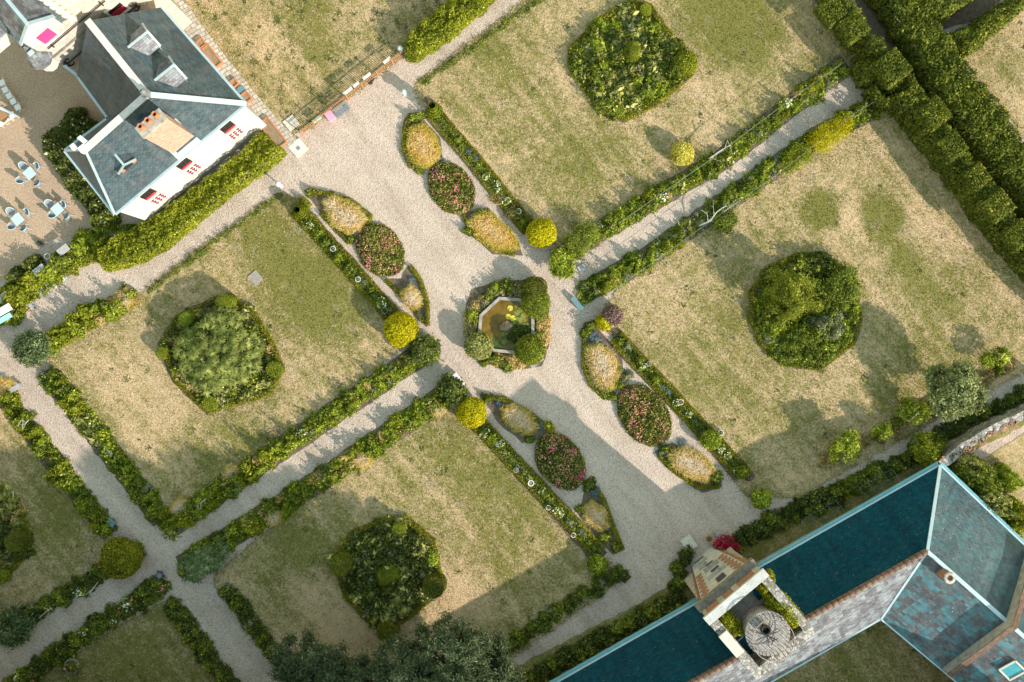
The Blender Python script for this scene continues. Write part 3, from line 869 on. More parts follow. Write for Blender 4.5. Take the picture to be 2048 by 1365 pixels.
# iron tie bar with cross ends and the two scrolled anchors
mb = MB()
a, b = cw_px(-277,894,10.3), cw_px(-166,894,10.3); mb.tube([a,b], .05, 6)
for p in (a,b):
    onwall_c = V3(p); mb.tube([onwall_c+Vector((0,0,-.3)), onwall_c+Vector((0,0,.3))], .05, 6)
    mb.tube([onwall_c-uf*.3, onwall_c+uf*.3], .05, 6)
child(mb, 'tie_bar', M['iron'], chat)
for u, s in ((-289,1),(-129,-1)):
    mb = MB(); p = V3(cw_px(u,894,7.35)); 
    mb.tube([p, p+uf*s*1.7], .05, 6)
    for k in (-1,1):
        mb.tube([p+uf*s*.0+Vector((0,0,0)), p+uf*(-.18*s)+Vector((0,0,.25*k)), p+uf*(.0*s)+Vector((0,0,.5*k)), p+uf*(.22*s)+Vector((0,0,.55*k)), p+uf*(.28*s)+Vector((0,0,.36*k))], .055, 6)
    mb.tube([p-Vector((0,0,.3)), p+Vector((0,0,.3))], .05, 6)
    child(mb, 'wall_anchor', M['iron'], chat)
def cwindow(u, z, wd, hg, shut, open_frac, frame=.16):
    wi = child(onwall(u, z, wd, hg, .06, MB()), 'window', M['void'], chat)
    mb = MB()
    for s in (-1,1): onwall(u+s*(wd/2+frame/2)*28, z, frame, hg+2*frame, .14, mb)
    onwall(u, z+hg/2+frame/2, wd, frame, .14, mb); onwall(u, z-hg/2-frame/2, wd+.5, frame, .22, mb)
    grandchild(mb, 'window_frame', M['limestone'], wi, chat)
    grandchild(onwall(u, z-hg*(1-open_frac)/2, wd*.96, hg*open_frac, .05, MB(), .07), 'shutter', shut, wi, chat)
    return wi
cwindow(-157, 8.4, 1.0, 1.25, M['red'], .55)
cwindow(-268, 11.5, .95, 1.3, M['pink'], .92)
# gabled stone lucarne around the pink-shuttered window, and its slate roofs
mb = MB()
z0, z1 = 11.2, 12.7
pts = [cw_px(-300,897,z0), cw_px(-236,897,z0), cw_px(-236,897,z1), cw_px(-268,897,z1+1.1), cw_px(-300,897,z1)]
bk = [cw_px(-300,960,z0), cw_px(-236,960,z0), cw_px(-236,960,z1), cw_px(-268,960,z1+1.1), cw_px(-300,960,z1)]
mb.poly(pts); mb.poly([pts[0],pts[4],bk[4],bk[0]]); mb.poly([pts[1],bk[1],bk[2],pts[2]])
luc = child(mb, 'lucarne', M['limestone'], chat)
mb = MB(); mb.poly(T(cw_px(-303,893,z1-.05), cw_px(-268,893,z1+1.12), cw_px(-268,985,z1+1.12), cw_px(-303,985,z1-.05)))
mb.poly(T(cw_px(-233,893,z1-.05), cw_px(-233,985,z1-.05), cw_px(-268,985,z1+1.12), cw_px(-268,893,z1+1.12)))
grandchild(mb, 'lucarne_roof', M['slate_worn'], luc, chat)
mb = MB()
for a, b in ((cw_px(-268,893,z1+1.14),cw_px(-268,985,z1+1.14)),(cw_px(-303,893,z1),cw_px(-268,893,z1+1.14)),(cw_px(-233,893,z1),cw_px(-268,893,z1+1.14))): bar(mb, a, b, .22, .08, up=.02)
grandchild(mb, 'lucarne_coping', M['zinc'], luc, chat)
# main slate slope rising behind the lucarne
child(MB().poly(T(cw_px(-312,900,11.2), cw_px(-222.2,900,11.2), cw_px(-222.2,1100,16.5), cw_px(-312,1100,16.5))), 'slate_roof', M['slate'], chat)
mb = MB(); mb.box(cw_px(-290,1010,14.9), (2.2,1.2,1.6), ca)
child(mb, 'dormer_block', M['white'], chat)
# corner turret roof on the courtyard side
mb = MB()
tc = V3(cw_px(-309,905,0))
mb.lathe([(.3,7.4),(.6,8.2),(.62,9.6)], (tc.x,tc.y,0), 10)
tur = child(mb, 'corner_turret', M['limestone'], chat)
grandchild(MB().lathe([(.85,9.5),(.03,11.6)], (tc.x,tc.y,0), 10), 'turret_roof', M['slate_worn'], tur, chat)
mb = MB()
mb.box(cw_px(-352,985,9.6), (2.4,1.7,1.2), ca); tb = child(mb, 'side_bay', M['limestone'], chat)
mb = MB(); mb.poly(T(cw_px(-390,960,10.3),cw_px(-318,960,10.3),cw_px(-318,1012,11.1),cw_px(-390,1012,11.1)))
grandchild(mb, 'bay_roof', M['slate_worn'], tb, chat)
mb = MB()
for z, u0, u1 in ((11.25,-312,-236),):
    bar(mb, cw_px(u0,893,z), cw_px(-302,893,z), .25, .1)
bar(mb, V3(G2)+Vector((0,0,.1)), cw_px(-296,896,7.5), .18, .1)
child(mb, 'rain_gutter', M['zinc'], chat)
# weathered string course
child(onwall(-262, 9.0, 2.6, .12, .12, MB()), 'string_course', M['ledge'], chat)

# ================================================================== building at the lower right
ze, zr = 2.95, 5.95
R1 = W(1854,1103,zr); R0 = W(1036,1561,zr)
E1 = W(1880,932,ze); E0 = W(936,1468,ze)
Vv = W(1762,1238,ze); V0 = W(1030,1657,ze)
R2 = W(2015,1245,zr); R3 = W(2230,1434,zr)
E2 = W(2215,1250,ze); Wv = W(1886,1342,ze); W3 = W(2060,1487,ze)
long = thing('long_building', 'long low building with teal slate roofs and a copper-brown tiled ridge', 'building', W(1700,1230,0))
child(MB().poly(T(E1,E0,R0,R1)), 'garden_roof', M['slate_shade_teal'], long)['label'] = 'deep teal slope in shade facing the garden'
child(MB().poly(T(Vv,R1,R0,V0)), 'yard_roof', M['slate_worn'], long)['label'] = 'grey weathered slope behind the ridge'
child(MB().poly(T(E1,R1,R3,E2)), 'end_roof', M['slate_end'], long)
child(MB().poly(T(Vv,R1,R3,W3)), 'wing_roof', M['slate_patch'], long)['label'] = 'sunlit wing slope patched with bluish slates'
d1 = (V3(E1)-V3(E0)).normalized(); n1 = Vector((-d1.y,d1.x,0)); n1 = n1 if n1.y > 0 else -n1
d2 = (V3(E2)-V3(E1)).normalized(); n2 = Vector((-d2.y,d2.x,0)); n2 = n2 if n2.x > 0 else -n2
fl = [V3(E0)-n1*.4, V3(E1)-n1*.4-n2*.4, V3(E2)-n2*.4, V3(W3)+n2*.3, V3(Vv)+n1*.3+n2*.3, V3(V0)+n1*.3]
mb = MB(); mb.prism([(p.x,p.y) for p in fl], 0, ze-.03, cap=False); child(mb, 'wall', M['limestone'], long)
mb = MB(); r0, r1 = V3(R0), V3(R1); L = (r1-r0).length; k = int(L/.42)
for i in range(k):
    a = r0 + (r1-r0)*(i/k); b = r0 + (r1-r0)*((i+.97)/k)
    mb.tube([a+Vector((0,0,-.03)), b+Vector((0,0,-.03))], [.23,.205], 10)
child(mb, 'ridge_tiles', M['ridge'], long, smooth=True)
mb = MB(); bar(mb, E1, R1, .22, .07, up=.02); bar(mb, R1, R2, .26, .09, up=.02); bar(mb, R2, R3, .26, .09, up=.02); bar(mb, Vv, R1, .15, .05, up=.03)
child(mb, 'hip_flashing', M['zinc'], long)
mb = MB()
for a, b in ((E0,E1),(E1,E2)):
    bar(mb, lift(a,-.10), lift(b,-.10), .2, .1); 
child(mb, 'gutter', M['zinc'], long)
mb = MB()
for a, b, n in ((E0,E1,n1),(E1,E2,n2)):
    bar(mb, V3(a)+n*.2+Vector((0,0,-.22)), V3(b)+n*.2+Vector((0,0,-.22)), .2, .1)
child(mb, 'fascia', M['zinc_teal'], long)
mb = MB()
for a, b in ((V0,Vv),(Vv,W3)): bar(mb, lift(a,-.08), lift(b,-.08), .16, .09)
child(mb, 'yard_gutter', M['zinc'], long)
# gable fire wall standing above the wing
Wp = V3(Wv); Rp = V3(R2); Ep = Rp*2 - Wp; Ep.z = ze
dd = d2*.17
mb = MB()
for P, Q2 in ((Wp,Rp),(Rp,Ep)):
    a0_, a1_ = P-dd, P+dd; b0_, b1_ = Q2-dd, Q2+dd; up_ = Vector((0,0,.95)); dn = Vector((0,0,-.4))
    V = [a0_+dn,a1_+dn,b1_+dn,b0_+dn,a0_+up_,a1_+up_,b1_+up_,b0_+up_]
    mb.add(V, [(0,3,2,1),(0,1,5,4),(1,2,6,5),(2,3,7,6),(3,0,4,7)])
fw = child(mb, 'gable_parapet', M['limestone_old'], long)
mb = MB()
for P, Q2 in ((Wp,Rp),(Rp,Ep)): bar(mb, P+Vector((0,0,.95)), Q2+Vector((0,0,.95)), .38, .06)
grandchild(mb, 'parapet_coping', M['ridge'], fw, long)
# chimney with round stone pot on the wing
zw = planez(Vv, R1, R3)
q = W(1888,1150,5.9); cq = Vector((q[0],q[1],0))
mb = MB(); mb.box((cq.x,cq.y,5.9), (.75,.6,1.5), math.atan2(d2.y,d2.x)); cst = child(mb, 'chimney', M['brick'], long)
grandchild(MB().lathe([(.36,0),(.4,.12),(.34,.2),(.2,.22),(.18,.05)], (cq.x,cq.y,6.65), 14), 'chimney_pot', M['rubble'], cst, long)
# skylight beyond the gable
q = W(2012,1333,4.0); s = V3((q[0],q[1],0)); dw = -n2
def onp(v, o=.06): return Vector((v.x, v.y, zw(v.x,v.y)+o))
mb = MB(); A_ = [onp(s-d2*.5-dw*.55,.09), onp(s+d2*.5-dw*.55,.09), onp(s+d2*.5+dw*.55,.09), onp(s-d2*.5+dw*.55,.09)]
mb.poly(T(*A_)); sk = child(mb, 'skylight', mat_plain('skylight_glass', (.10,.42,.47), (.06,.32,.38), 2.0, .08, 0, .6), long)
mb = MB()
for i in range(4): bar(mb, A_[i], A_[(i+1)%4], .12, .1, up=-.03)
grandchild(mb, 'skylight_frame', M['limestone'], sk, long)
# glasshouse-like lean-to frames against the garden wall
for t0, t1 in ((.735,.81),(.86,.93)):
    mb = MB(); a = V3(E0)+(V3(E1)-V3(E0))*t0; b = V3(E0)+(V3(E1)-V3(E0))*t1
    a.z = b.z = 0
    for i in range(5):
        p = a+(b-a)*i/4
        mb.tube([p+n1*.1+Vector((0,0,2.3)), p+n1*1.0+Vector((0,0,1.5)), p+n1*1.0], .018, 5)
    for h_, o_ in ((2.3,.1),(1.9,.55),(1.5,1.0)): mb.tube([a+n1*o_+Vector((0,0,h_)), b+n1*o_+Vector((0,0,h_))], .018, 5)
    o = mb.build('lean_to_frame', M['darkteal'], None, origin=((a+b)/2)[:])
    tag(o, ('teal pipe frame leaning on the long building, nearer the tower' if t0 < .8 else 'teal pipe frame leaning on the long building, nearer the end wall'), 'frame', 'teal frames along the long building')

# ------------------------------------------------------------------ tower
ZT = 8.6
TA, TB, TC, TD = W(1393,1217,ZT), W(1508,1121,ZT), W(1621,1257,ZT), W(1509,1352,ZT)
tower = thing('tower', 'square stone tower with stepped brick and limestone front and ivied parapet', 'tower', W(1450,1150,0))
ctr = (V3(TA)+V3(TB)+V3(TC)+V3(TD))/4
def inset(p, d): 
    v = V3(p)-ctr; v.z = 0; return V3(p) - v.normalized()*d
def sq(pts, d): return [tuple(inset(p, d)[:2]) for p in pts]
TP = [TA,TB,TC,TD]
ut = (V3(TB)-V3(TA)).normalized(); nt_ = (V3(TA)-V3(TD)).normalized()    # along the front, out of the front
def TW(a, o, z, base=V3(TA)): p = base + ut*a + nt_*o; return (p.x, p.y, z)
LF = (V3(TB)-V3(TA)).length; LD = (V3(TD)-V3(TA)).length
mb = MB(); mb.prism([TW(.35,-.5,0)[:2], TW(LF-.35,-.5,0)[:2], TW(LF-.35,-LD+.3,0)[:2], TW(.35,-LD+.3,0)[:2]], 0, ZT-.9)
child(mb, 'wall', M['limestone_old'], tower)
# flared stair bay in front: narrow foot, wide head
q = [W(1383,1163,0), W(1384,1129,0), W(1421,1095,0), W(1468,1101,0)]
tz = ZT-.55
t_ = [TW(.12,-.45,tz), TW(.55,.0,tz), TW(LF-.55,.0,tz), TW(LF-.12,-.45,tz)]
def mixp(a, b, f): return tuple(V3(a)*(1-f)+V3(b)*f)
def facept(i, s, f):   # face i between columns i and i+1, s across, f up
    a = mixp(q[i], t_[i], f); b = mixp(q[i+1], t_[i+1], f); return mixp(a, b, s)
mb = MB()
for i in range(3): mb.poly([q[i], q[i+1], t_[i+1], t_[i]])
mb.poly([q[0], t_[0], TW(.4,-.9,tz), TW(.6,-.9,0)]); mb.poly([q[3], TW(LF-.6,-.9,0), TW(LF-.4,-.9,tz), t_[3]])
bay = child(mb, 'stair_bay', M['white_stone'], tower)
def panel(i, s0, s1, f0, f1, saw, mat, name, off=.03):
    """raised panel on a bay face, one or both edges toothed like quoins"""
    a, b, c = V3(facept(i,0,0)), V3(facept(i,1,0)), V3(facept(i,0,1)); n = (b-a).cross(c-a).normalized()
    if n.dot(nt_) < -.5: n = -n
    if (V3(facept(i,.5,.5))-ctr).dot(n) < 0: n = -n
    N = 12; mb = MB()
    for k in range(N):
        fa, fb = f0+(f1-f0)*k/N, f0+(f1-f0)*(k+1)/N; e = saw if k % 2 else 0
        P = [V3(facept(i,s0+e,fa)), V3(facept(i,s1-e,fa)), V3(facept(i,s1-e,fb)), V3(facept(i,s0+e,fb))]
        mb.poly([tuple(p+n*off) for p in P])
    return grandchild(mb, name, mat, bay, tower)
for i in (0, 2):
    panel(i, .08, .92, .04, .48, .10, M['brick'], 'brick_panel'); panel(i, .06, .94, .53, .98, .10, M['brick'], 'brick_panel')
panel(1, .015, .20, .40, .985, .05, M['brick'], 'brick_panel'); panel(1, .80, .985, .40, .985, .05, M['brick'], 'brick_panel')
# windows and sills climbing the front
for s0, s1, f0, f1 in ((.12,.55,.04,.16),(.42,.66,.34,.46),(.44,.66,.55,.68),(.42,.62,.80,.93)):
    panel(1, s0, s1, f0, f1, 0, M['void'], 'stair_window', .035)
for s0, s1, f in ((.08,.6,.18),(.3,.74,.48),(.28,.76,.71),(.2,.5,.31)):
    a, b = V3(facept(1,s0,f)), V3(facept(1,s1,f)); mb = MB(); bar(mb, a+nt_*.12, b+nt_*.12, .26, .14); grandchild(mb, 'sill', M['limestone_old'], bay, tower)
# cornice, brick frieze and parapet
mb = MB(); mb.prism([TW(-.02,.1,0)[:2], TW(LF+.02,.1,0)[:2], TW(LF+.02,-.42,0)[:2], TW(-.02,-.42,0)[:2]], ZT-.5, ZT)
child(mb, 'cornice', M['ledge'], tower)
mb = MB(); mb.prism([TW(.1,-.40,0)[:2], TW(LF-.1,-.40,0)[:2], TW(LF-.1,-.8,0)[:2], TW(.1,-.8,0)[:2]], ZT, ZT+1.0)
fr = child(mb, 'frieze', M['brick'], tower)
for s0, s1 in ((.0,.06),(.27,.36),(.52,.62),(.9,1.0)):
    mb = MB(); a, b = V3(TW(.1+(LF-.2)*s0,-.385,ZT+.5)), V3(TW(.1+(LF-.2)*s1,-.385,ZT+.5))
    mb.box(tuple((a+b)/2), ((b-a).length, .05, .98), math.atan2(ut.y,ut.x)); grandchild(mb, 'stone_block', M['limestone_old'], fr, tower)
ZP = ZT+1.0
th = .62
def ring_part(name, a0_, a1_, o0_, o1_, z0, z1, mat):
    mb = MB(); mb.prism([TW(a0_,o0_,0)[:2], TW(a1_,o0_,0)[:2], TW(a1_,o1_,0)[:2], TW(a0_,o1_,0)[:2]], z0, z1); return child(mb, name, mat, tower)
ring_part('front_coping', -.05, LF+.05, -.36, -.95, ZP, ZP+.22, M['white_stone'])
ring_part('side_parapet', -.02, .6, -.96, -LD, ZT-.9, ZP-.1, M['rubble_old'])
ring_part('side_parapet', LF-.55, LF+.02, -.96, -LD, ZT-.9, ZP-.1, M['rubble_old'])
ring_part('rear_parapet', .6, LF-.55, -LD+.6, -LD-.02, ZT-.9, ZP-.1, M['rubble_old'])
ring_part('side_coping', -.08, .55, -1.9, -3.6, ZP-.09, ZP+.1, M['limestone'])
ring_part('roof_deck', .6, LF-.55, -.95, -LD+.62, ZT-.7, ZT-.5, M['ledge'])
# slate slopes around the stair drum inside the parapet
mb = MB()
dz = ZT-.45
for a0_, a1_, o0_, o1_ in ((3.3,LF-.62,-1.0,-2.3),(.65,1.4,-3.2,-4.6),(1.3,2.2,-4.6,-LD+.7)):
    child(MB().poly(T(TW(a0_,o0_,dz+.45), TW(a1_,o0_,dz+.45), TW(a1_,o1_,dz), TW(a0_,o1_,dz))), 'deck_slates', M['slate_shade_teal'], tower)
# stair drum, its pale disc of radiating boards and the iron ring above
dcx = W(1536,1268,10.1); dr = V3((dcx[0],dcx[1],0))
dr0 = dr
mb = MB(); mb.lathe([(1.22,ZT-.5),(1.22,9.9)], (dr0.x,dr0.y,0), 28); drum = child(mb, 'stair_drum', M['rubble'], tower, smooth=True)
mb = MB(); mb.lathe([(1.2,9.92),(1.36,9.94),(1.38,10.06),(.02,10.16)], (dr0.x,dr0.y,0), 36)
def mat_boards():
    m, nt, b = new_mat('radiating_boards'); g = nd(nt, 'TexCoord').outputs['Object']
    wv = nd(nt, 'TexWave', Scale=3.2, Distortion=1.0); wv.bands_direction = 'DIAGONAL'; nt.links.new(g, wv.inputs['Vector'])
    n = noise(nt, pos(nt), 7.0, 6.0, .75)
    col = mixc(nt, .75, ramp(nt, n, [(.3,(.14,.125,.11)), (.6,(.44,.41,.38)), (.8,(.6,.57,.54))]), ramp(nt, wv.outputs['Color'], [(.1,(.55,.52,.5)), (.5,(1,1,1))]), 'MULTIPLY')
    nt.links.new(col, b.inputs['Base Color']); b.inputs['Roughness'].default_value = .85; bump(nt, b, n, .03); return m
grandchild(mb, 'disc_top', mat_boards(), drum, tower)
rc = W(1547,1281,10.8); rcx = V3((rc[0],rc[1],0))
mb = MB(); mb.tube([(rcx.x+1.27*math.cos(t), rcx.y+1.27*math.sin(t), 10.8) for t in np.linspace(0,2*math.pi,40,endpoint=False)], .03, 6, closed=True)
rg = child(mb, 'iron_ring', M['rust'], tower)
mb = MB()
for k in range(34):
    t = 2*math.pi*k/34; p0 = (dr0.x+1.18*math.cos(t), dr0.y+1.18*math.sin(t), 10.05); p1 = (dr0.x+1.42*math.cos(t), dr0.y+1.42*math.sin(t), 10.5)
    mb.tube([p0,p1,(rcx.x+1.25*math.cos(t), rcx.y+1.25*math.sin(t), 10.77)], .018, 4)
grandchild(mb, 'railing_bars', M['iron'], rg, tower)
mb = MB(); mb.lathe([(.12,0),(.3,.2),(.34,.5),(.26,.55),(.2,.5)], (dr0.x-.25,dr0.y+.35,10.1), 14)
grandchild(mb, 'iron_urn', M['iron'], drum, tower)
mb = MB()
for k in range(7):
    a = 2*math.pi*k/7+.3; mb.tube([(dr0.x-.05,dr0.y-.1,10.18),(dr0.x+.8*math.cos(a),dr0.y+.8*math.sin(a),10.2)], .022, 5)
mb.tube([(dr0.x,dr0.y-.1,10.1),(dr0.x,dr0.y-.1,11.4)], .03, 6); mb.tube([(dr0.x-.3,dr0.y-.2,11.2),(dr0.x+.3,dr0.y,11.2)], .025, 5)
mb.tube([(dr0.x-.1,dr0.y-.35,11.3),(dr0.x+.1,dr0.y+.15,11.3)], .025, 5)
grandchild(mb, 'weather_vane', M['iron'], drum, tower)

# ================================================================== stone walls and terraces
def wall_line(name, pts, wd, h, mat, label, cat='wall', top=None, z0=0.0):
    line = WL(pts, h); poly = strip(line, wd); mb = MB(); mb.prism(jag(poly,.5,.03), z0, h)
    o = mb.build(name, [mat], None, origin=(*np.array(line).mean(0), 0)); tag(o, label, cat); return o
gw = wall_line('garden_wall', [(1884,930),(1930,892),(1990,858),(2060,826),(2140,790)], .62, 2.1, M['rubble_old'], 'lichened rubble wall running from the teal roof corner to the right')
mb = MB(); ln = WL([(1900,905),(1935,880),(1975,855),(2010,840)], .3)
# broken brick patches on top of the wall
mb = MB()
for i in range(46):
    t = random.random(); px = 1890+t*165; py = 923-t*92; x, y, _ = W(px, py, 2.1)
    mb.box((x+random.gauss(0,.18), y+random.gauss(0,.14), 2.12), (.24,.12,.07), random.uniform(0,3))
o = mb.build('brick_patches', M['brick']); o.parent = gw; o.location = -gw.location
# pale eroded lime bank at the foot of the wall
mb = MB(); mb.prism(jag(WL([(1925,885),(1950,862),(2000,838),(2048,815),(2048,828),(1990,856)],0.0),.4,.05), 0, .35); o = mb.build('lime_bank', M['greystone']); o.location.z = 0; tag(o, kind='structure')
# stone terrace strip beside the house
tp = WL([(300,-60),(352,-20),(400,45),(455,118),(505,180),(556,240),(600,285),(580,300),(545,275),(500,225),(440,150),(330,12),(270,-60)])
mb = MB(); mb.prism(tp, 0, .12); o = mb.build('stone_terrace', M['paving']); tag(o, kind='structure')
# brick-edged troughs let into the terrace
def trough(c, sx, sy, rz, label, group=None):
    x, y, _ = W(*c); r = thing('planter_trough', label, 'planter', (x,y,.12), rz, group)
    mb = MB(); t = .1
    for a in ((0,sy/2-t/2,sx,t),(0,-sy/2+t/2,sx,t),(sx/2-t/2,0,t,sy-2*t),(-sx/2+t/2,0,t,sy-2*t)): mb.box((a[0],a[1],.14), (a[2],a[3],.28))
    mb.build('rim', M['terracotta'], None).parent = r
    mb = MB(); mb.box((0,0,.1), (sx-2*t,sy-2*t,.2)); o = mb.build('earth', M['dryearth'], None); o.parent = r
    return r
ta = math.atan2(-.79,.62)
trough((405,90), .62, .62, ta, 'small square brick-edged planter nearest the top of the terrace', 'planters on the terrace')
trough((427,115), 1.7, .62, ta, 'long brick-edged planter on the terrace beside the dark roof', 'planters on the terrace')
trough((471,169), .55, .55, ta, 'small square planter next to the round teal hatch cover', 'planters on the terrace')
trough((495,197), .75, .6, ta, 'square planter by the corner of the house gutter', 'planters on the terrace')
trough((548,268), 2.3, .85, ta, 'long brick-ended planter at the end of the clipped hedge', 'planters on the terrace')
x, y, _ = W(484,182); o = MB().lathe([(.3,.0),(.3,.16),(.26,.2),(.02,.2)], (0,0,0), 18).build('hatch_cover', M['teal']); o.location = (x,y,.12); tag(o, 'round teal hatch cover lying on the stone terrace', 'cover')
x, y, _ = W(597,297); r = thing('well_slab', 'square white stone slab with a dark grate by the hedge end', 'slab', (x,y,0), rad(40))
MB().box((0,0,.07), (1.05,1.0,.14)).build('slab', M['limestone'], None).parent = r
MB().box((0,-.02,.145), (.26,.26,.03)).build('grate', M['greymetal'], None).parent = r
x, y, _ = W(583,247); mb = MB()
for i in range(3):
    for j in range(3): mb.box(((i-1)*.3,(j-1)*.3,.05), (.28,.28,.06))
o = mb.build('stone_tiles', M['limestone']); o.location = (x,y,.02); o.rotation_euler = (0,0,rad(38)); tag(o, 'square of pale stone tiles laid at the end of the terrace', 'paving')

# rear wing closing the yard, its near wall just below the frame; it keeps the yard in shade
rw = thing('rear_wing', 'rear wing with slate roof closing the yard below the frame', 'building', W(1850,1560,0))
a_, b_ = V3(W(1560,1490,0)), V3(W(1990,1248+20,0)); a_ = V3(W(1500,1523,0)); b_ = V3(W(1960,1262+85,0)); out_ = Vector((.488,-.873,0))*7.0
mb = MB(); mb.prism([tuple(a_)[:2], tuple(b_)[:2], tuple(b_+out_)[:2], tuple(a_+out_)[:2]], 0, 6.2); child(mb, 'wall', M['limestone'], rw)
mid0, mid1 = a_+out_/2+Vector((0,0,9.5)), b_+out_/2+Vector((0,0,9.5)); z62 = Vector((0,0,6.2))
mb = MB(); mb.poly(T(a_+z62, b_+z62, mid1, mid0)); mb.poly(T(a_+out_+z62, mid0, mid1, b_+out_+z62)); child(mb, 'roof', M['slate_worn'], rw)
mb = MB(); mb.poly([b_+z62, b_+out_+z62, mid1]); mb.poly([a_+z62, mid0, a_+out_+z62]); child(mb, 'gable', M['limestone'], rw)
# ================================================================== leaf materials
LM = {}
LM['hedge'] = mat_leaf('clipped_hedge_leaf', L3((0.0826,0.114,0.0099),(0.367,0.386,0.0297),(0.661,0.662,0.0825)))
LM['yellow'] = mat_leaf('golden_leaf', L3((0.286,0.253,0.006),(0.682,0.598,0.012),(0.85,0.85,0.06)), .3)
LM['paleyellow'] = mat_leaf('pale_golden_leaf', L3((0.385,0.32,0.045),(0.85,0.752,0.135),(0.85,0.85,0.3)), .3)
LM['box'] = mat_leaf('box_leaf', L3((0.092,0.11,0.0099),(0.349,0.331,0.0248),(0.606,0.57,0.0495)))
LM['yew'] = mat_leaf('yew_leaf', L3((0.0384,0.0552,0.0099),(0.182,0.184,0.0198),(0.364,0.331,0.0495)), .15)
LM['yewbright'] = mat_leaf('young_yew_leaf', L3((0.0643,0.092,0.0099),(0.276,0.304,0.0248),(0.496,0.497,0.0495)), .2)
LM['beech'] = mat_leaf('tall_hedge_leaf', L3((0.0473,0.0717,0.0108),(0.223,0.246,0.0324),(0.5,0.448,0.063)), .25)
LM['green'] = mat_leaf('mid_green_leaf', L3((0.0684,0.102,0.0149),(0.297,0.338,0.0462),(0.638,0.635,0.116)))
LM['fresh'] = mat_leaf('fresh_green_leaf', L3((0.092,0.138,0.0132),(0.404,0.46,0.0413),(0.731,0.791,0.149)))
LM['dark'] = mat_leaf('dark_green_leaf', L3((0.042,0.0648,0.015),(0.184,0.216,0.045),(0.42,0.432,0.105)))
LM['blue'] = mat_leaf('blue_green_leaf', L3((.05,.085,.032),(.20,.255,.10),(.40,.44,.23)), .25)
LM['cedar'] = mat_leaf('cedar_needle', L3((.035,.058,.026),(.13,.165,.075),(.31,.33,.18)), .25)
LM['grey'] = mat_leaf('grey_green_leaf', L3((0.15,0.166,0.0825),(0.427,0.442,0.231),(0.85,0.791,0.495)))
LM['hosta'] = mat_leaf('pale_broad_leaf', L3((0.128,0.147,0.033),(0.512,0.497,0.149),(0.85,0.85,0.413)), .2)
LM['lav'] = mat_leaf('lavender_leaf', L3((0.105,0.16,0.18),(0.245,0.32,0.36),(0.438,0.48,0.57)))
LM['straw'] = mat_leaf('straw_blade', [(0,(.42,.38,.05)),(.22,(.72,.58,.12)),(.5,(.82,.62,.3)),(.75,(.86,.70,.48)),(1,(.88,.78,.62))], .4)
LM['gold'] = mat_leaf('golden_blade', [(0,(.45,.42,.05)),(.3,(.76,.6,.12)),(.6,(.84,.60,.22)),(1,(.88,.70,.38))], .4)
LM['rosebush'] = mat_leaf('rose_leaf', [(0,(.04,.06,.012)),(.4,(.17,.19,.03)),(.72,(.40,.37,.09)),(1,(.62,.42,.2))])
LM['dry'] = mat_leaf('dry_leaf', L3((0.21,0.16,0.06),(0.595,0.432,0.165),(0.85,0.72,0.36)))
LM['purple'] = mat_leaf('barberry_leaf', L3((0.13,0.078,0.065),(0.39,0.247,0.195),(0.65,0.468,0.39)))
LM['redleaf'] = mat_leaf('crimson_leaf', L3((0.25,0.008,0.03),(0.55,0.02,0.07),(0.75,0.05,0.14)), .3)
LM['ivy'] = mat_leaf('ivy_leaf', L3((0.106,0.128,0.009),(0.497,0.496,0.03),(0.731,0.85,0.09)))
LM['rosette'] = mat_leaf('rosette_leaf', L3((.06,.085,.014),(.27,.30,.07),(.52,.52,.17)), .25)
LM['silver'] = mat_leaf('silvery_leaf', L3((.10,.125,.04),(.33,.37,.14),(.56,.58,.3)), .3)
LM['drybright'] = mat_leaf('dry_golden_leaf', [(0,(.34,.24,.06)),(.4,(.68,.5,.18)),(.75,(.8,.6,.3)),(1,(.5,.48,.1))], .35)
LM['conifer'] = mat_leaf('golden_conifer_leaf', L3((.07,.09,.008),(.33,.36,.04),(.6,.58,.1)), .3)
LM['drypale'] = mat_leaf('pale_dry_leaf', [(0,(.12,.13,.03)),(.35,(.36,.34,.1)),(.65,(.66,.5,.24)),(1,(.78,.66,.42))], .3)
FM = {}
for k, c, c2 in (('white',(.88,.85,.74),(.8,.76,.6)), ('pink',(.85,.30,.30),(.72,.16,.2)), ('magenta',(.75,.06,.22),(.6,.04,.16)),
                 ('salmon',(.82,.42,.30),(.7,.3,.2)), ('yellow',(.85,.68,.03),(.7,.55,.02)), ('blue',(.22,.32,.5),(.14,.22,.4)), ('red',(.75,.08,.04),(.6,.05,.03)), ('cream',(.85,.8,.6),(.7,.65,.42))):
    FM[k] = mat_plain(k+'_petal', c, c2, 20, .6)
M['bark'] = mat_plain('bark', (.22,.17,.12), (.11,.085,.06), 8, .9, .02)
M['palebark'] = mat_plain('pale_bark', (.62,.60,.55), (.42,.4,.36), 8, .85, .01)

def pxpoly(pts, z): return WL(pts, z)

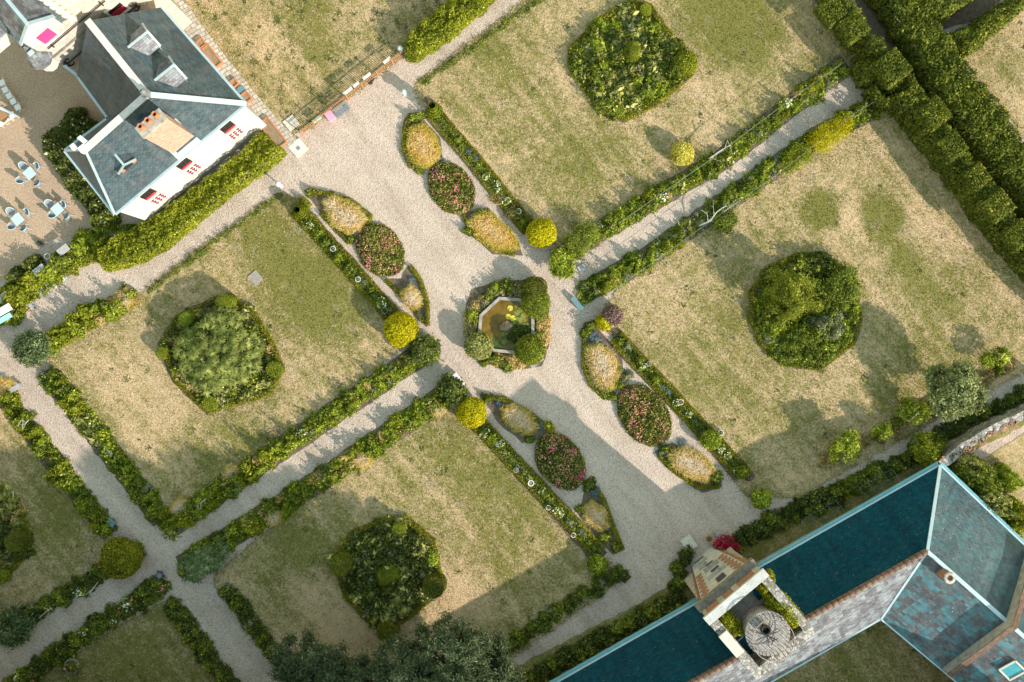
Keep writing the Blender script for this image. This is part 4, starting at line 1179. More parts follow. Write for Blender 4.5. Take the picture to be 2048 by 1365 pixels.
# ================================================================== border plants: one mesh of each kind, then copies
def shrub_proto(kind, r, h, mat, dens, size, prof='dome', rough=.25, fl=None, nfl=0, fsize=.05, aspect=.5):
    o, top = mass(kind, ellipse(0,0,r,r*.85,0,15,.38), h, mat, dens=dens*.85, size=size*1.15, prof=prof, rough=rough*1.5, lumpscale=1.5, aspect=aspect, spread=.11 if prof != 'box' else .03, tilt=.85)
    parts = []
    if fl:
        sel = top[RNG.permutation(len(top))[:nfl]]
        flowers(o, sel, FM[fl], fsize)
    C.objects.unlink(o)
    for ch in o.children: C.objects.unlink(ch)
    return o
PROTO = {}
def proto(key, *a, n=2, **k): PROTO[key] = [shrub_proto(*a, **k) for _ in range(n)]
proto('box', 'box_bush', .36, .42, LM['box'], 420, .05, prof='box', rough=.08)
proto('whiterose', 'rose_bush', .5, .75, LM['fresh'], 260, .075, fl='white', nfl=26, fsize=.075)
proto('pinkrose', 'rose_bush', .5, .7, LM['green'], 260, .07, fl='pink', nfl=12, fsize=.07)
proto('lav', 'lavender_plant', .36, .45, LM['lav'], 420, .055, aspect=.2)
proto('leafy', 'leafy_shrub', .55, .85, LM['green'], 260, .085, n=3, rough=.4)
proto('fresh', 'light_green_shrub', .55, .9, LM['fresh'], 250, .085, n=3, rough=.4)
proto('dark', 'dark_shrub', .55, .8, LM['dark'], 260, .08, rough=.4)
proto('grey', 'grey_shrub', .45, .55, LM['grey'], 300, .07, rough=.35)
proto('dry', 'dry_plant', .45, .5, LM['drybright'], 320, .10, rough=.45, aspect=.2)
proto('hedgy', 'climbing_shrub', .55, 1.25, LM['hedge'], 330, .075, n=3, rough=.35)
proto('yellowfl', 'yellow_flower', .3, .35, LM['green'], 300, .06, fl='yellow', nfl=40, fsize=.06)
proto('hosta', 'broad_leaf_plant', .48, .62, LM['hosta'], 95, .15, n=3, rough=.3, aspect=.55)
DESC = {'box':'low clipped yellow-green box bush','whiterose':'rose bush with white blooms','pinkrose':'green rose bush dotted with pink blooms','lav':'low blue-grey lavender plant',
 'leafy':'mid-green leafy shrub','fresh':'fresh yellow-green leafy shrub','dark':'dark green shrub','grey':'grey-green low shrub','dry':'straw-coloured dried plant','hedgy':'tall bright green climbing shrub',
 'yellowfl':'small plant with yellow flowers','hosta':'pale broad-leaved plant'}
CAT = {'box':'bush','whiterose':'rose bush','pinkrose':'rose bush','lav':'lavender','leafy':'shrub','fresh':'shrub','dark':'shrub','grey':'shrub','dry':'plant','hedgy':'shrub','yellowfl':'flower','hosta':'plant'}
def put(key, x, y, sc, where, z=0.0, sz=None):
    o = dup(random.choice(PROTO[key]), (x,y,z), random.uniform(0,6.28), (sc*random.uniform(.85,1.2), sc*random.uniform(.85,1.2), (sz or sc)*random.uniform(.8,1.2)),
            DESC[key]+' '+where, DESC[key]+'s '+where)
    o['category'] = CAT[key]; return o
def border(line, w_, kinds, where, space=.52, sc=1.0, rows=2, szf=None):
    P = WL(line, .3); keys = [k for k, n in kinds for _ in range(n)]
    if w_ >= 24:
        bm = {'dark':'dark','fresh':'fresh','hedgy':'hedge','dry':'dry'}.get(max(kinds, key=lambda q: q[1])[0], 'green')
        mass('border_foliage', jag(strip(P, w_/28*.85), .45, .2), .3, LM[bm], 'low mixed foliage filling the bed '+where, 'ground cover', None, dens=190, size=.09, edge=.4, rough=.8, lumpscale=.9, kind='stuff', tilt=.85, spread=.08)
    space *= 1.3; sc *= 1.02; w_ *= .88
    tot = 0
    for i in range(len(P)-1):
        a, b = P[i], P[i+1]; L = math.hypot(b[0]-a[0], b[1]-a[1]); k = max(1, int(L/space))
        nx, ny = -(b[1]-a[1])/L, (b[0]-a[0])/L
        for j in range(k):
            for r in range(rows):
                t = (j+.5+random.uniform(-.35,.35))/k; o_ = ((r+.5)/rows-.5)*w_/28*.8 + random.gauss(0,.1)
                put(random.choice(keys), a[0]+(b[0]-a[0])*t+nx*o_, a[1]+(b[1]-a[1])*t+ny*o_, sc*random.uniform(.7,1.15), where, .02, szf)
def spots(key, pts, where, sc=1.0, z=.3):
    for p in pts:
        x, y, _ = W(p[0], p[1], z); put(key, x, y, p[2] if len(p) > 2 else sc, where, .02)
def lowhedge(line, w_px, h, mat, label, group=None, name='box_edging', cat='hedge'):
    P = strip(WL(line, h), w_px/28)
    return mass(name, jag(P,.5,.02), h, mat, label, cat, group, dens=520, size=.05, edge=.12, rough=.06)[0]

# ---- soil sheets
soil([(845,200),(858,190),(1068,442),(1050,470),(1040,462)])
soil([(580,410),(612,412),(800,625),(780,648)])
soil([(1212,660),(1235,655),(1500,940),(1470,965)])
soil([(935,848),(965,832),(1215,1105),(1190,1132)])
for p in ([(806,240),(820,225),(845,235),(880,275),(885,320),(862,340),(830,340),(808,300)],
          [(922,430),(950,420),(975,415),(1035,480),(1045,512),(985,508),(940,470)],
          [(606,380),(665,384),(742,432),(735,450),(705,485),(680,470),(650,440)],
          [(768,560),(800,558),(818,530),(842,560),(856,610),(854,655),(840,640)],
          [(1166,650),(1185,645),(1245,712),(1245,760),(1225,800),(1205,785),(1170,735)],
          [(1310,905),(1345,885),(1440,945),(1445,975),(1405,985),(1340,945)],
          [(958,790),(1005,800),(1070,835),(1108,862),(1075,880),(1045,885),(1000,850)],
          [(1158,1030),(1175,960),(1195,975),(1225,1040),(1250,1100),(1225,1110),(1170,1050)]): soil(p, z=.026)
soil([(940,580),(1000,562),(1060,560),(1095,590),(1098,690),(1085,735),(1010,742),(940,710),(928,650)], z=.026)
for p in ([(1140,95),(1200,35),(1262,-2),(1302,6),(1350,75),(1388,150),(1310,215),(1250,243),(1200,225),(1160,165),(1133,130)],
          [(1500,580),(1540,530),(1600,503),(1650,505),(1690,540),(1718,590),(1727,640),(1712,690),(1640,742),(1575,735),(1520,690),(1497,640)],
          [(315,690),(350,630),(440,588),(500,612),(545,680),(568,740),(545,790),(500,805),(415,830),(345,765)],
          [(660,1120),(700,1062),(770,1035),(812,1030),(870,1080),(892,1180),(850,1215),(780,1268),(735,1248),(690,1200)],
          [(-40,960),(0,970),(45,1030),(58,1080),(55,1110),(20,1150),(-40,1170)]): soil(p, z=.026)
def path_soil(line, w_): soil([((x*F/H)+CXP, CYP-(y*F/H)) for x, y in strip(WL(line), w_/28)])
PB = {
 'n':[(1112,520),(1180,475),(1440,322),(1692,128)], 's':[(1160,592),(1300,512),(1440,412),(1640,272),(1755,212)],
 'wn':[(330,1062),(560,900),(868,692)], 'ws':[(362,1135),(640,962),(905,780)],
 'pr':[(92,742),(200,880),(325,1040)], 'pl':[(8,792),(110,930),(222,1068)]}
for k, w_ in (('n',44),('s',44),('wn',46),('ws',46),('pr',44),('pl',38)): path_soil(PB[k], w_)

# ================================================================== the four flower borders along the lawns
WH = 'in the %s flower border beside the avenue'
def axisborder(line, where, skip=()):
    edge1 = [(x+9,y-9) for x, y in line]; edge2 = [(x-9,y+9) for x, y in line]
    lowhedge(edge1, 9, .34, LM['box'], 'low box edging along the avenue side of the %s border' % where, 'box edging of the avenue borders')
    lowhedge(edge2, 9, .34, LM['box'], 'low box edging along the lawn side of the %s border' % where, 'box edging of the avenue borders')
    mass('border_foliage', jag(strip(WL(line,.3), .62), .4, .06), .3, LM['green'], 'low foliage between the box edgings of the %s border' % where, 'ground cover', None, dens=240, size=.07, edge=.2, rough=.5, lumpscale=1.1, kind='stuff', tilt=.85)
    border(line, 14, [('whiterose',5),('lav',2),('grey',2),('leafy',3),('fresh',1)], WH % where, .62, .72, 1)
axisborder([(858,215),(960,335),(1058,458)], 'upper right')
axisborder([(592,418),(690,525),(785,632)], 'upper left')
axisborder([(1232,675),(1350,800),(1485,945)], 'lower right')
axisborder([(958,850),(1070,970),(1200,1108)], 'lower left')
border([(985,385),(1040,440)], 30, [('dry',3)], 'spilling onto the lawn near the upper yellow ball', .6, .8, 1)

# ================================================================== lens beds on the avenue
def edging(line, label): lowhedge(line, 9, .36, LM['box'], label, 'box edging of the lens-shaped beds')
edging([(822,232),(808,255),(806,300),(822,335)], 'curved box edging on the outer side of the upper golden grass bed')
edging([(612,383),(660,387),(702,402),(742,433),(733,452)], 'curved box edging round the golden grass bed nearest the lamp')
edging([(640,425),(690,478),(705,486)], 'straight box edging on the lawn side of the upper left grass bed')
edging([(820,532),(842,562),(854,605),(854,652)], 'curved box edging round the small grass bed by the left yellow ball')
edging([(770,560),(812,600),(848,645)], 'straight box edging of the small grass bed by the left yellow ball')
edging([(962,790),(1010,800),(1065,830),(1100,860),(1106,868)], 'curved box edging round the shaded dry grass bed below the pond')
edging([(1178,960),(1208,1000),(1226,1050),(1246,1100)], 'curved box edging of the last grass bed before the tower')
edging([(1168,660),(1168,735),(1182,770),(1205,792)], 'curved box edging on the avenue side of the right grass bed')
edging([(1318,912),(1350,945),(1395,975),(1440,975)], 'curved box edging of the grass bed nearest the tower shadow')
edging([(926,432),(950,470),(985,497),(1030,510)], 'curved box edging of the grass bed below the upper rose oval')
def pgrass(pts, mat, label, h=.6, dens=300): return grassy('ornamental_grass', pxpoly(pts, .5), LM[mat], label, 'ornamental grass', h, dens, .03)
pgrass([(815,252),(848,245),(872,270),(882,300),(880,318),(858,338),(828,335),(810,300)], 'gold', 'golden ornamental grass in the top bed by the spiral bush', .5, 420)
pgrass([(930,445),(955,418),(985,422),(1030,468),(1040,498),(995,505),(955,480)], 'gold', 'golden ornamental grass below the upper rose oval', .5, 420)
pgrass([(640,400),(665,388),(710,408),(738,435),(720,462),(692,470),(662,450)], 'straw', 'pale-centred golden grass in the bed nearest the garden lamp', .6, 380)
pgrass([(800,585),(820,568),(840,585),(845,610),(825,622),(806,610)], 'straw', 'small golden grass clump beside the left yellow ball', .55, 420)
pgrass([(1168,695),(1195,685),(1228,705),(1243,745),(1235,775),(1205,782),(1180,750)], 'straw', 'large straw-coloured grass clump right of the pond', .65, 380)
pgrass([(1336,905),(1372,893),(1415,915),(1435,945),(1415,968),(1380,958),(1345,935)], 'straw', 'straw-coloured grass clump nearest the tower shadow', .6, 380)
pgrass([(1000,815),(1025,806),(1060,822),(1078,855),(1062,872),(1030,865),(1005,840)], 'straw', 'faded grass clump in the tower shadow below the pond', .55, 380)
pgrass([(1162,1015),(1185,1000),(1215,1020),(1222,1055),(1200,1066),(1172,1045)], 'straw', 'faded grass clump in the last bed before the tower', .5, 380)
def rose_oval(cx, cy, rx, ry, rot, label, pink):
    c = W(cx, cy, .55); poly = ellipse(c[0], c[1], rx/28*.92, ry/28*1.04, rot, 26, .03)
    o, top = mass('rose_bed', poly, .72, LM['rosebush'], label, 'rose bed', 'oval rose beds on the avenue', dens=330, size=.08, prof='dome', rough=.22, lumpscale=1.1, tilt=.8)
    u = lump(top[:,0], top[:,1], .5, int(cx)) + RNG.normal(scale=.55, size=len(top)); k = np.argsort(-u); n = int(len(top)*.05)
    flowers(o, top[k[:n]], FM['salmon'], .055)
    u = lump(top[:,0]+3, top[:,1], .4, int(cy)) + RNG.normal(scale=.4, size=len(top)); k = np.argsort(-u)
    flowers(o, top[k[:int(n*pink)]], FM['pink'], .055)
    u = lump(top[:,0]-5, top[:,1], .45, int(cx+cy)) + RNG.normal(scale=.3, size=len(top)); k = np.argsort(-u)
    flowers(o, top[k[:int(n*pink*.3)]], FM['magenta'], .06)
    d = .0
    return o
rose_oval(902,375,46,54,rad(35), 'oval bed of pink and salmon roses at the top of the avenue', .7)
rose_oval(759,500,47,56,rad(35), 'oval rose bed left of the avenue above the pond', .8)
rose_oval(1290,832,50,66,rad(35), 'largest oval rose bed right of the avenue below the pond', .9)
rose_oval(1121,925,48,60,rad(35), 'shaded oval rose bed left of the avenue below the pond', 1.3)
w1 = 'in the lens-shaped beds of the avenue'
spots('lav', [(880,318,.7),(945,450,.8),(935,440,.6),(655,392,.6),(822,560,.8),(837,632,.7),(1185,672,1.0),(1195,680,.9),(997,805,.9),(1083,850,.9),(1325,905,.9),(1365,885,.9),(1190,985,1.1),(1437,965,.6),(712,468,.6)], w1)
spots('leafy', [(825,235,.7),(838,232,.6),(838,340,.6),(960,425,.6),(935,462,.6),(700,478,.6),(1180,652,.8),(1172,668,.7),(1213,788,.8),(1225,795,.6),(1240,770,.7),(1330,900,.7),(1432,955,.8),(1340,925,.6),(1060,880,.6),(1178,970,.8),(1160,1020,.6),(1232,1095,.7),(1210,1075,.7),(975,798,.6),(620,385,.6)], w1)
spots('yellowfl', [(1097,852,1.1),(1102,858,.8),(1112,872,.6),(640,384,.6)], w1)
spots('grey', [(1250,755,.8),(1258,748,.7),(870,300,.6),(1240,745,.6)], w1)

# ================================================================== the round clipped bushes
def ball(px, py, rpx, mat, label, name='clipped_ball', sq=.95, cat='topiary', group=None, dens=400, size=.07, lean=None, tilt=.75):
    """sheared sphere: leaves on a ball with a solid core"""
    r = rpx/28.0*.97; z = r*sq; x, y, _ = W(px, py, z)
    n = int(4*math.pi*r*r*dens)
    d = RNG.normal(size=(n,3)); d /= np.linalg.norm(d, axis=1)[:,None]; d = d[d[:,2] > -.6]; n = len(d)
    rr = r*(1+RNG.normal(scale=.035, size=n) + .085*lump(d[:,0], d[:,1]+d[:,2], .6, int(px+py)))
    X = d*rr[:,None]; X[:,2] = X[:,2]*sq + z
    nr = d + RNG.normal(scale=tilt, size=(n,3))
    Q = leaf_arrays(X, size*RNG.uniform(.6,1.3,n), nr, .55)
    ev, ef = [], []
    m, k = 8, 14
    for i in range(m+1):
        for j in range(k):
            a, t = math.pi*i/m, 2*math.pi*j/k; ev.append((r*.93*math.sin(a)*math.cos(t), r*.93*math.sin(a)*math.sin(t), -r*.93*sq*math.cos(a)+z))
    for i in range(m):
        for j in range(k): ef.append([i*k+j, i*k+(j+1)%k, (i+1)*k+(j+1)%k, (i+1)*k+j])
    o = quads_object(name, Q, np.clip(RNG.normal(.5,.22,n),0,1), LM[mat], None, (x,y,0), extra=(np.array(ev), ef, np.full(len(ev),.0)))  # core in the darkest tint paints shade into the gaps between leaves
    return tag(o, label, cat, group)
G_ = 'clipped golden balls round the pond'
ball(1083,467,29,'yellow','bright yellow clipped ball at the upper right of the crossing', group=G_)
ball(802,660,34,'yellow','largest bright yellow clipped ball, left of the pond', group=G_)
ball(943,825,30,'yellow','bright yellow clipped ball below the pond', group=G_)
ball(1365,308,23,'paleyellow','pale yellow clipped ball in the border of the upper path', group=G_)
ball(1208,645,17,'yellow','small half-yellow bush beside the purplish barberry', cat='bush', size=.08)
ball(1224,632,21,'purple','purplish barberry bush between the path and the right lawn', 'barberry_bush', cat='bush', dens=300, size=.07, tilt=.9)
ball(1487,945,14,'yewbright','small dark clipped ball at the corner of the right lawn')
ball(1497,952,11,'purple','reddish low bush at the corner of the right lawn','barberry_bush', cat='bush', dens=300, size=.06)
ball(1523,998,20,'fresh','round green bush alone on the gravel near the long building', 'round_bush', cat='bush', dens=260, size=.09, tilt=.8)
ball(1195,1130,20,'fresh','round green bush at the end of the lower left border', 'round_bush', cat='bush', dens=260, size=.09, tilt=.8)
ball(1422,880,20,'fresh','round leafy bush in the lower right flower border', 'round_bush', cat='bush', dens=260, size=.09, tilt=.8)
ball(242,1117,40,'box','large olive-green clipped dome at the path crossing', 'clipped_dome', sq=.7)
ball(1068,580,27,'yew','darker hump of the olive topiary above the pond', size=.05)
ball(1072,608,29,'yewbright','lighter front hump of the olive topiary above the pond', size=.05)
ball(957,692,27,'hosta','pale speckled round shrub at the lower left of the pond', 'round_bush', cat='bush', dens=280, size=.085, tilt=.8)
ball(1060,700,30,'yewbright','dark green dome at the lower right of the pond', 'clipped_dome', dens=420, size=.06, tilt=.8)
ball(1370,127,25,'hedge','round bright green ball at the corner of the upper island bed', dens=480, size=.06)

# spiral clipped bushes
def spiral(px, py, h, r, label):
    x, y, _ = W(px, py, 0); n = 5200
    t = RNG.uniform(0,1,n)**.8; a = RNG.uniform(0,2*math.pi,n); turns = 4.2
    ph = (t*turns - a/(2*math.pi)) % 1.0
    R = r*(1-t*.55)*(.60+.40*np.sqrt(np.clip(np.sin(ph*math.pi),0,1)))
    X = np.column_stack([R*np.cos(a), R*np.sin(a), t*h+.1]); nr = np.column_stack([np.cos(a), np.sin(a), .9-1.4*ph]) + RNG.normal(scale=.35,size=(n,3))
    Q = leaf_arrays(X, .05*RNG.uniform(.6,1.2,n), nr, .5)
    ev, ef = [], []
    for i in range(9):
        for j in range(12): ev.append((r*.55*(1-i/8*.55)*math.cos(j*math.pi/6), r*.55*(1-i/8*.55)*math.sin(j*math.pi/6), h*i/8))
    for i in range(8):
        for j in range(12): ef.append([i*12+j, i*12+(j+1)%12, (i+1)*12+(j+1)%12, (i+1)*12+j])
    o = quads_object('spiral_topiary', Q, np.clip(RNG.normal(.5,.2,n),0,1), LM['yewbright'], None, (x,y,0), extra=(np.array(ev),ef,np.full(len(ev),.1)))
    tag(o, label, 'topiary', 'spiral clipped bushes')
spiral(870,226,2.3,.62,'tall spiral-cut bush at the top of the upper right border')
spiral(602,424,1.3,.62,'short spiral-cut bush near the garden lamp on the left')
mass('box_bush', pxpoly([(594,395),(606,392),(622,408),(614,420)],.6), .7, LM['yewbright'], 'small dark square-clipped bush beside the short spiral', 'bush', dens=450, size=.055)
mass('box_bush', pxpoly([(612,380),(628,378),(636,388),(622,394)],.5), .5, LM['yew'], 'tiny dark bush at the pointed tip of the left grass bed', 'bush', dens=450, size=.055)

# ================================================================== pond
oct_ = [(998,594),(1041,597),(1069,636),(1069,675),(1035,709),(986,704),(956,664),(959,630)]
M['stained'] = mat_plain('stained_limestone', (.47,.43,.37), (.22,.2,.16), 3.5, .9, .02)
pc = W(1013,652,0); pond = thing('pond', 'octagonal stone pond with murky water and a rock in the middle', 'pond', (pc[0],pc[1],0))
out = WL(oct_, .4); inn = [(pc[0]+(x-pc[0])*.89, pc[1]+(y-pc[1])*.89) for x, y in out]
mb = MB()
for i in range(8):
    j = (i+1)%8; mb.prism([out[i],out[j],inn[j],inn[i]], 0, .42)
rim = mb.build('stone_rim', M['stained'], pond)
m, nt, b = new_mat('pond_water'); n = noise(nt, pos(nt), 1.6, 4.0)
nt.links.new(ramp(nt, n, [(.3,(.10,.06,.008)), (.7,(.235,.14,.016))]), b.inputs['Base Color']); b.inputs['Roughness'].default_value = .08; b.inputs['Specular IOR Level'].default_value = .3
bump(nt, b, noise(nt, pos(nt), 5.0, 2.0), .004, .4)
mb = MB(); mb.poly([(x,y,.26) for x, y in (inn if polyarea(inn) else inn)]); wat = mb.build('water', m, pond); 
if wat.data.polygons[0].normal.z < 0: wat.data.flip_normals()
x, y, _ = W(1013,655,.5)
mb = MB()
for i in range(11):
    a = random.uniform(0,6.28); d_ = random.uniform(0,.38); mb.box((x+d_*math.cos(a), y+d_*math.sin(a), .3+random.uniform(0,.45)*(1-d_)), (random.uniform(.2,.4),random.uniform(.18,.34),random.uniform(.2,.4)), random.uniform(0,3), 0, random.uniform(-.4,.4))
rk = mb.build('rock_fountain', M['dryearth'], pond)
# lily pads: one disc with a notch, then copies floating on the water
mb = MB(); pts = [(0,0,0)] + [(.17*math.cos(a), .17*math.sin(a), .0) for a in np.linspace(.25, 2*math.pi-.25, 13)]
mb.poly(pts)
mp = mat_leaf('lily_leaf', L3((.05,.10,.025),(.27,.32,.06),(.72,.62,.08)), .05); 
lily0 = mb.build('lily_pad', mp); lily0.data.attributes.new('tint','FLOAT','POINT').data.foreach_set('value', [.55]*len(pts))
mpd = mb.build('lily_pad', mp); mpd.data.attributes.new('tint','FLOAT','POINT').data.foreach_set('value', [.15]*len(pts))
my = mb.build('lily_pad', mp); my.data.attributes.new('tint','FLOAT','POINT').data.foreach_set('value', [1.0]*len(pts))
for o in (lily0, mpd, my): C.objects.unlink(o)
done = []
for i in range(420):
    zone = random.random()
    px, py = (random.gauss(1046,13), random.gauss(642,12)) if zone < .45 else ((random.gauss(1030,14), random.gauss(678,11)) if zone < .8 else (random.gauss(1000,12), random.gauss(690,9)))
    x, y, _ = W(px, py, .28)
    ok = inside(np.array([(x,y)]), [(pc[0]+(a-pc[0])*.8, pc[1]+(b_-pc[1])*.8) for a, b_ in out])[0] and math.hypot(px-1013, py-655) > 15
    if not ok or any(math.hypot(x-a, y-b_) < .27 for a, b_ in done): continue
    done.append((x,y)); src = my if (px < 1030 and py < 640) else (mpd if (py > 668 and random.random() < .5) else lily0)
    o = dup(src, (x,y,.272+.0012*(len(done)%25)), random.uniform(0,6.28), random.uniform(.65,1.25), 'round green lily pad floating on the pond', 'lily pads on the pond'); o['category'] = 'lily pad'
put_ = spots
w2 = 'planted round the pond rim'
ro = [(pc[0]+(x-pc[0])*1.50, pc[1]+(y-pc[1])*1.50) for x, y in out]; ri = [(pc[0]+(x-pc[0])*1.04, pc[1]+(y-pc[1])*1.04) for x, y in out]
for mk, ids, t in (('drybright', (0,1,2,3), 'golden dried plants along the right and lower rim of the pond'), ('drypale', (4,5,6,7), 'mixed pale and golden plants along the left and upper rim of the pond')):
    k = [i for i in ((2,3,4,5) if mk == 'drybright' else (5,6,7,0,1,2))]
    mass('border_foliage', jag([ro[i % 8] for i in k]+[ri[i % 8] for i in k[::-1]], .35, .07), .4, LM[mk], t, 'ground cover', None, dens=240, size=.085, edge=.3, rough=.6, lumpscale=1.2, kind='stuff', tilt=.85, spread=.06)
mass('water_plant', ellipse(*W(1040,668,.4)[:2], .85,.75,.6,14,.25), .4, LM['dark'], 'dark leafy water plant between the lily pads', 'water plant', dens=280, size=.09, z0=.2, prof='dome')
for k in range(24):
    a = 2*math.pi*k/24; px, py = 1013+69*math.cos(a)+random.gauss(0,4), 652+73*math.sin(a)+random.gauss(0,4)
    if math.hypot(px-1070,py-594) < 38 or math.hypot(px-957,py-692) < 24: continue
    key = random.choice(['dry','dry','leafy'] if (a > 1.0 and a < 2.4) or a < .6 else ['dry','grey','fresh','dry','leafy'])
    x, y, _ = W(px, py, .2); put(key, x, y, .85, w2, .02)
spots('lav', [(948,625,.8),(990,580,.9),(1003,578,.9),(945,632,.7)], w2)
spots('dry', [(1086,650,.9),(1090,665,.9),(1088,680,.9),(1084,636,.8),(1082,695,.8),(1000,722,.9),(1020,727,.9),(980,716,.8),(1088,640,.8),(965,598,.8),(950,612,.8)], w2)

# ================================================================== island beds
def island(poly, where, key, extra):
    line = WL(poly, .3); c = np.array(line).mean(0); s = [(c[0]+(x-c[0])*.965, c[1]+(y-c[1])*.965) for x, y in line]; s.append(s[0])
    o = mass('box_edging', jag(strip(s, .42),.5,.03), .42, LM['box'], 'low box hedge ringing the %s island bed' % where, 'hedge', 'box rings of the island beds', dens=420, size=.055, edge=.12, rough=.1)[0]
    inn_ = [(c[0]+(x-c[0])*.9, c[1]+(y-c[1])*.9) for x, y in line]
    o, top = mass('bed_foliage', jag(inn_, .5, .1), .34, LM['fresh' if where in ('right','upper') else ('green' if where == 'left' else 'dark')], 'low mixed foliage filling the %s island bed' % where, 'ground cover', None, dens=200, size=.095, edge=.5, rough=.6, lumpscale=.6, kind='stuff', tilt=.85)
    A = polyarea(inn_); n = int(A*3.6)
    for p in sample_poly(inn_, n): put(random.choice(key), p[0], p[1], random.uniform(.75,1.25), 'in the %s island bed' % where, .02)
IN = [(1138,95),(1200,35),(1262,0),(1302,8),(1348,75),(1362,110),(1386,150),(1310,213),(1250,241),(1200,223),(1160,163),(1135,130)]
IE = [(1502,580),(1540,532),(1600,506),(1650,507),(1688,542),(1714,590),(1723,640),(1708,690),(1640,740),(1575,733),(1522,690),(1500,640)]
IW = [(318,690),(352,632),(440,592),(500,614),(543,680),(566,740),(543,788),(498,803),(415,828),(347,763)]
IS = [(662,1120),(700,1064),(770,1038),(812,1033),(868,1082),(890,1180),(848,1213),(780,1266),(737,1246),(692,1200)]
ISW = [(-40,962),(0,972),(43,1030),(56,1080),(52,1108),(18,1148),(-40,1168)]
island(IN, 'upper', ['hosta','hosta','hosta','hosta','leafy','grey','dry','fresh','hosta'], ())
island(IE, 'right', ['leafy','fresh','grey','hosta','leafy','leafy'], ())
island(IW, 'left', ['hosta','leafy','dry','grey','hosta'], ())
island(IS, 'lower', ['hosta','dark','hosta','dark','hosta','grey'], ())
island(ISW, 'lower-left edge', ['hosta','dry','hosta','dark'], ())

def column(px, py, r, h, mat, label, name='clipped_yew', taper=.75, dens=420, size=.06):
    """upright clipped bush with leaning sides"""
    x, y, _ = W(px, py, h*.6); n = int(2*math.pi*r*h*dens*1.25)
    t = RNG.uniform(0,1,n); a = RNG.uniform(0,2*math.pi,n); top = RNG.uniform(size=n) < .35
    R = r*(1-(1-taper)*t)*(1+RNG.normal(scale=.03,size=n)); z = t*h
    R = np.where(top, r*taper*np.sqrt(RNG.uniform(size=n)), R); z = np.where(top, h*(1+.06*(1-(R/(r*taper))**2)), z)
    X = np.column_stack([R*np.cos(a), R*np.sin(a), z]); nr = np.where(top[:,None], np.array([[0,0,1.]]), np.column_stack([np.cos(a),np.sin(a),.3*np.ones(n)])) + RNG.normal(scale=.45,size=(n,3))
    Q = leaf_arrays(X, size*RNG.uniform(.6,1.3,n), nr, .5)
    ev, ef = [], []
    for i, (rr, zz) in enumerate(((r*.92,0),(r*.92*taper,h*.97),(.01,h))):
        for j in range(12): ev.append((rr*math.cos(j*math.pi/6), rr*math.sin(j*math.pi/6), zz))
    for i in range(2):
        for j in range(12): ef.append([i*12+j, i*12+(j+1)%12, (i+1)*12+(j+1)%12, (i+1)*12+j])
    o = quads_object(name, Q, np.clip(RNG.normal(.48,.2,n),0,1), LM[mat], None, (x,y,0), extra=(np.array(ev),ef,np.full(len(ev),.15)))
    return tag(o, label, 'topiary')
column(1266,100,.72,2.2,'yewbright','conical clipped yew in the middle of the upper island bed', taper=.45)
column(1238,222,.45,.9,'yewbright','short clipped yew at the foot of the upper island bed')
column(1290,22,.5,1.0,'yewbright','short clipped yew at the top of the upper island bed')
mass('golden_shrub', ellipse(*W(1215,150,.5)[:2],.6,.45,.5,12,.15), .7, LM['fresh'], 'yellow-green shrub in the left half of the upper island bed', 'shrub', dens=300, size=.07, prof='dome')
column(452,606,.68,1.5,'yewbright','clipped yew at the top corner of the left island bed', taper=.85)
column(375,640,.75,1.3,'fresh','yellowish bush with a white bloom on the left island bed', taper=.6)
column(326,706,.5,1.0,'yewbright','clipped bush at the left corner of the left island bed', taper=.8)
column(549,738,.62,.9,'yewbright','clipped bush at the right corner of the left island bed', taper=.85)
column(422,806,.6,.9,'yewbright','clipped bush at the bottom corner of the left island bed', taper=.85)
column(798,1058,.52,1.5,'yewbright','upright yew at the top corner of the lower island bed', taper=.8)
column(868,1172,.85,1.6,'yew','dark yew at the right corner of the lower island bed', taper=.85)
column(683,1128,.85,1.5,'yew','dark yew at the left corner of the lower island bed', taper=.85)
column(775,1262,.8,1.3,'yew','dark yew at the bottom corner of the lower island bed', taper=.85)
column(36,1082,.75,1.4,'yew','dark yew at the right corner of the lower-left edge bed', taper=.9)
column(2,1152,.6,.8,'hedge','bright box bush at the bottom of the lower-left edge bed', taper=.9)
mass('feathery_shrub', ellipse(*W(776,1150,.7)[:2],1.05,.95,.5,16,.12), 1.1, LM['hedge'], 'bright feathery shrub in the middle of the lower island bed', 'shrub', dens=420, size=.06, prof='dome', aspect=.25)
mass('feathery_shrub', ellipse(*W(864,1118,.7)[:2],.5,.7,.5,16,.12), .9, LM['fresh'], 'yellow-green shrub on the right side of the lower island bed', 'shrub', dens=350, size=.07, prof='dome')

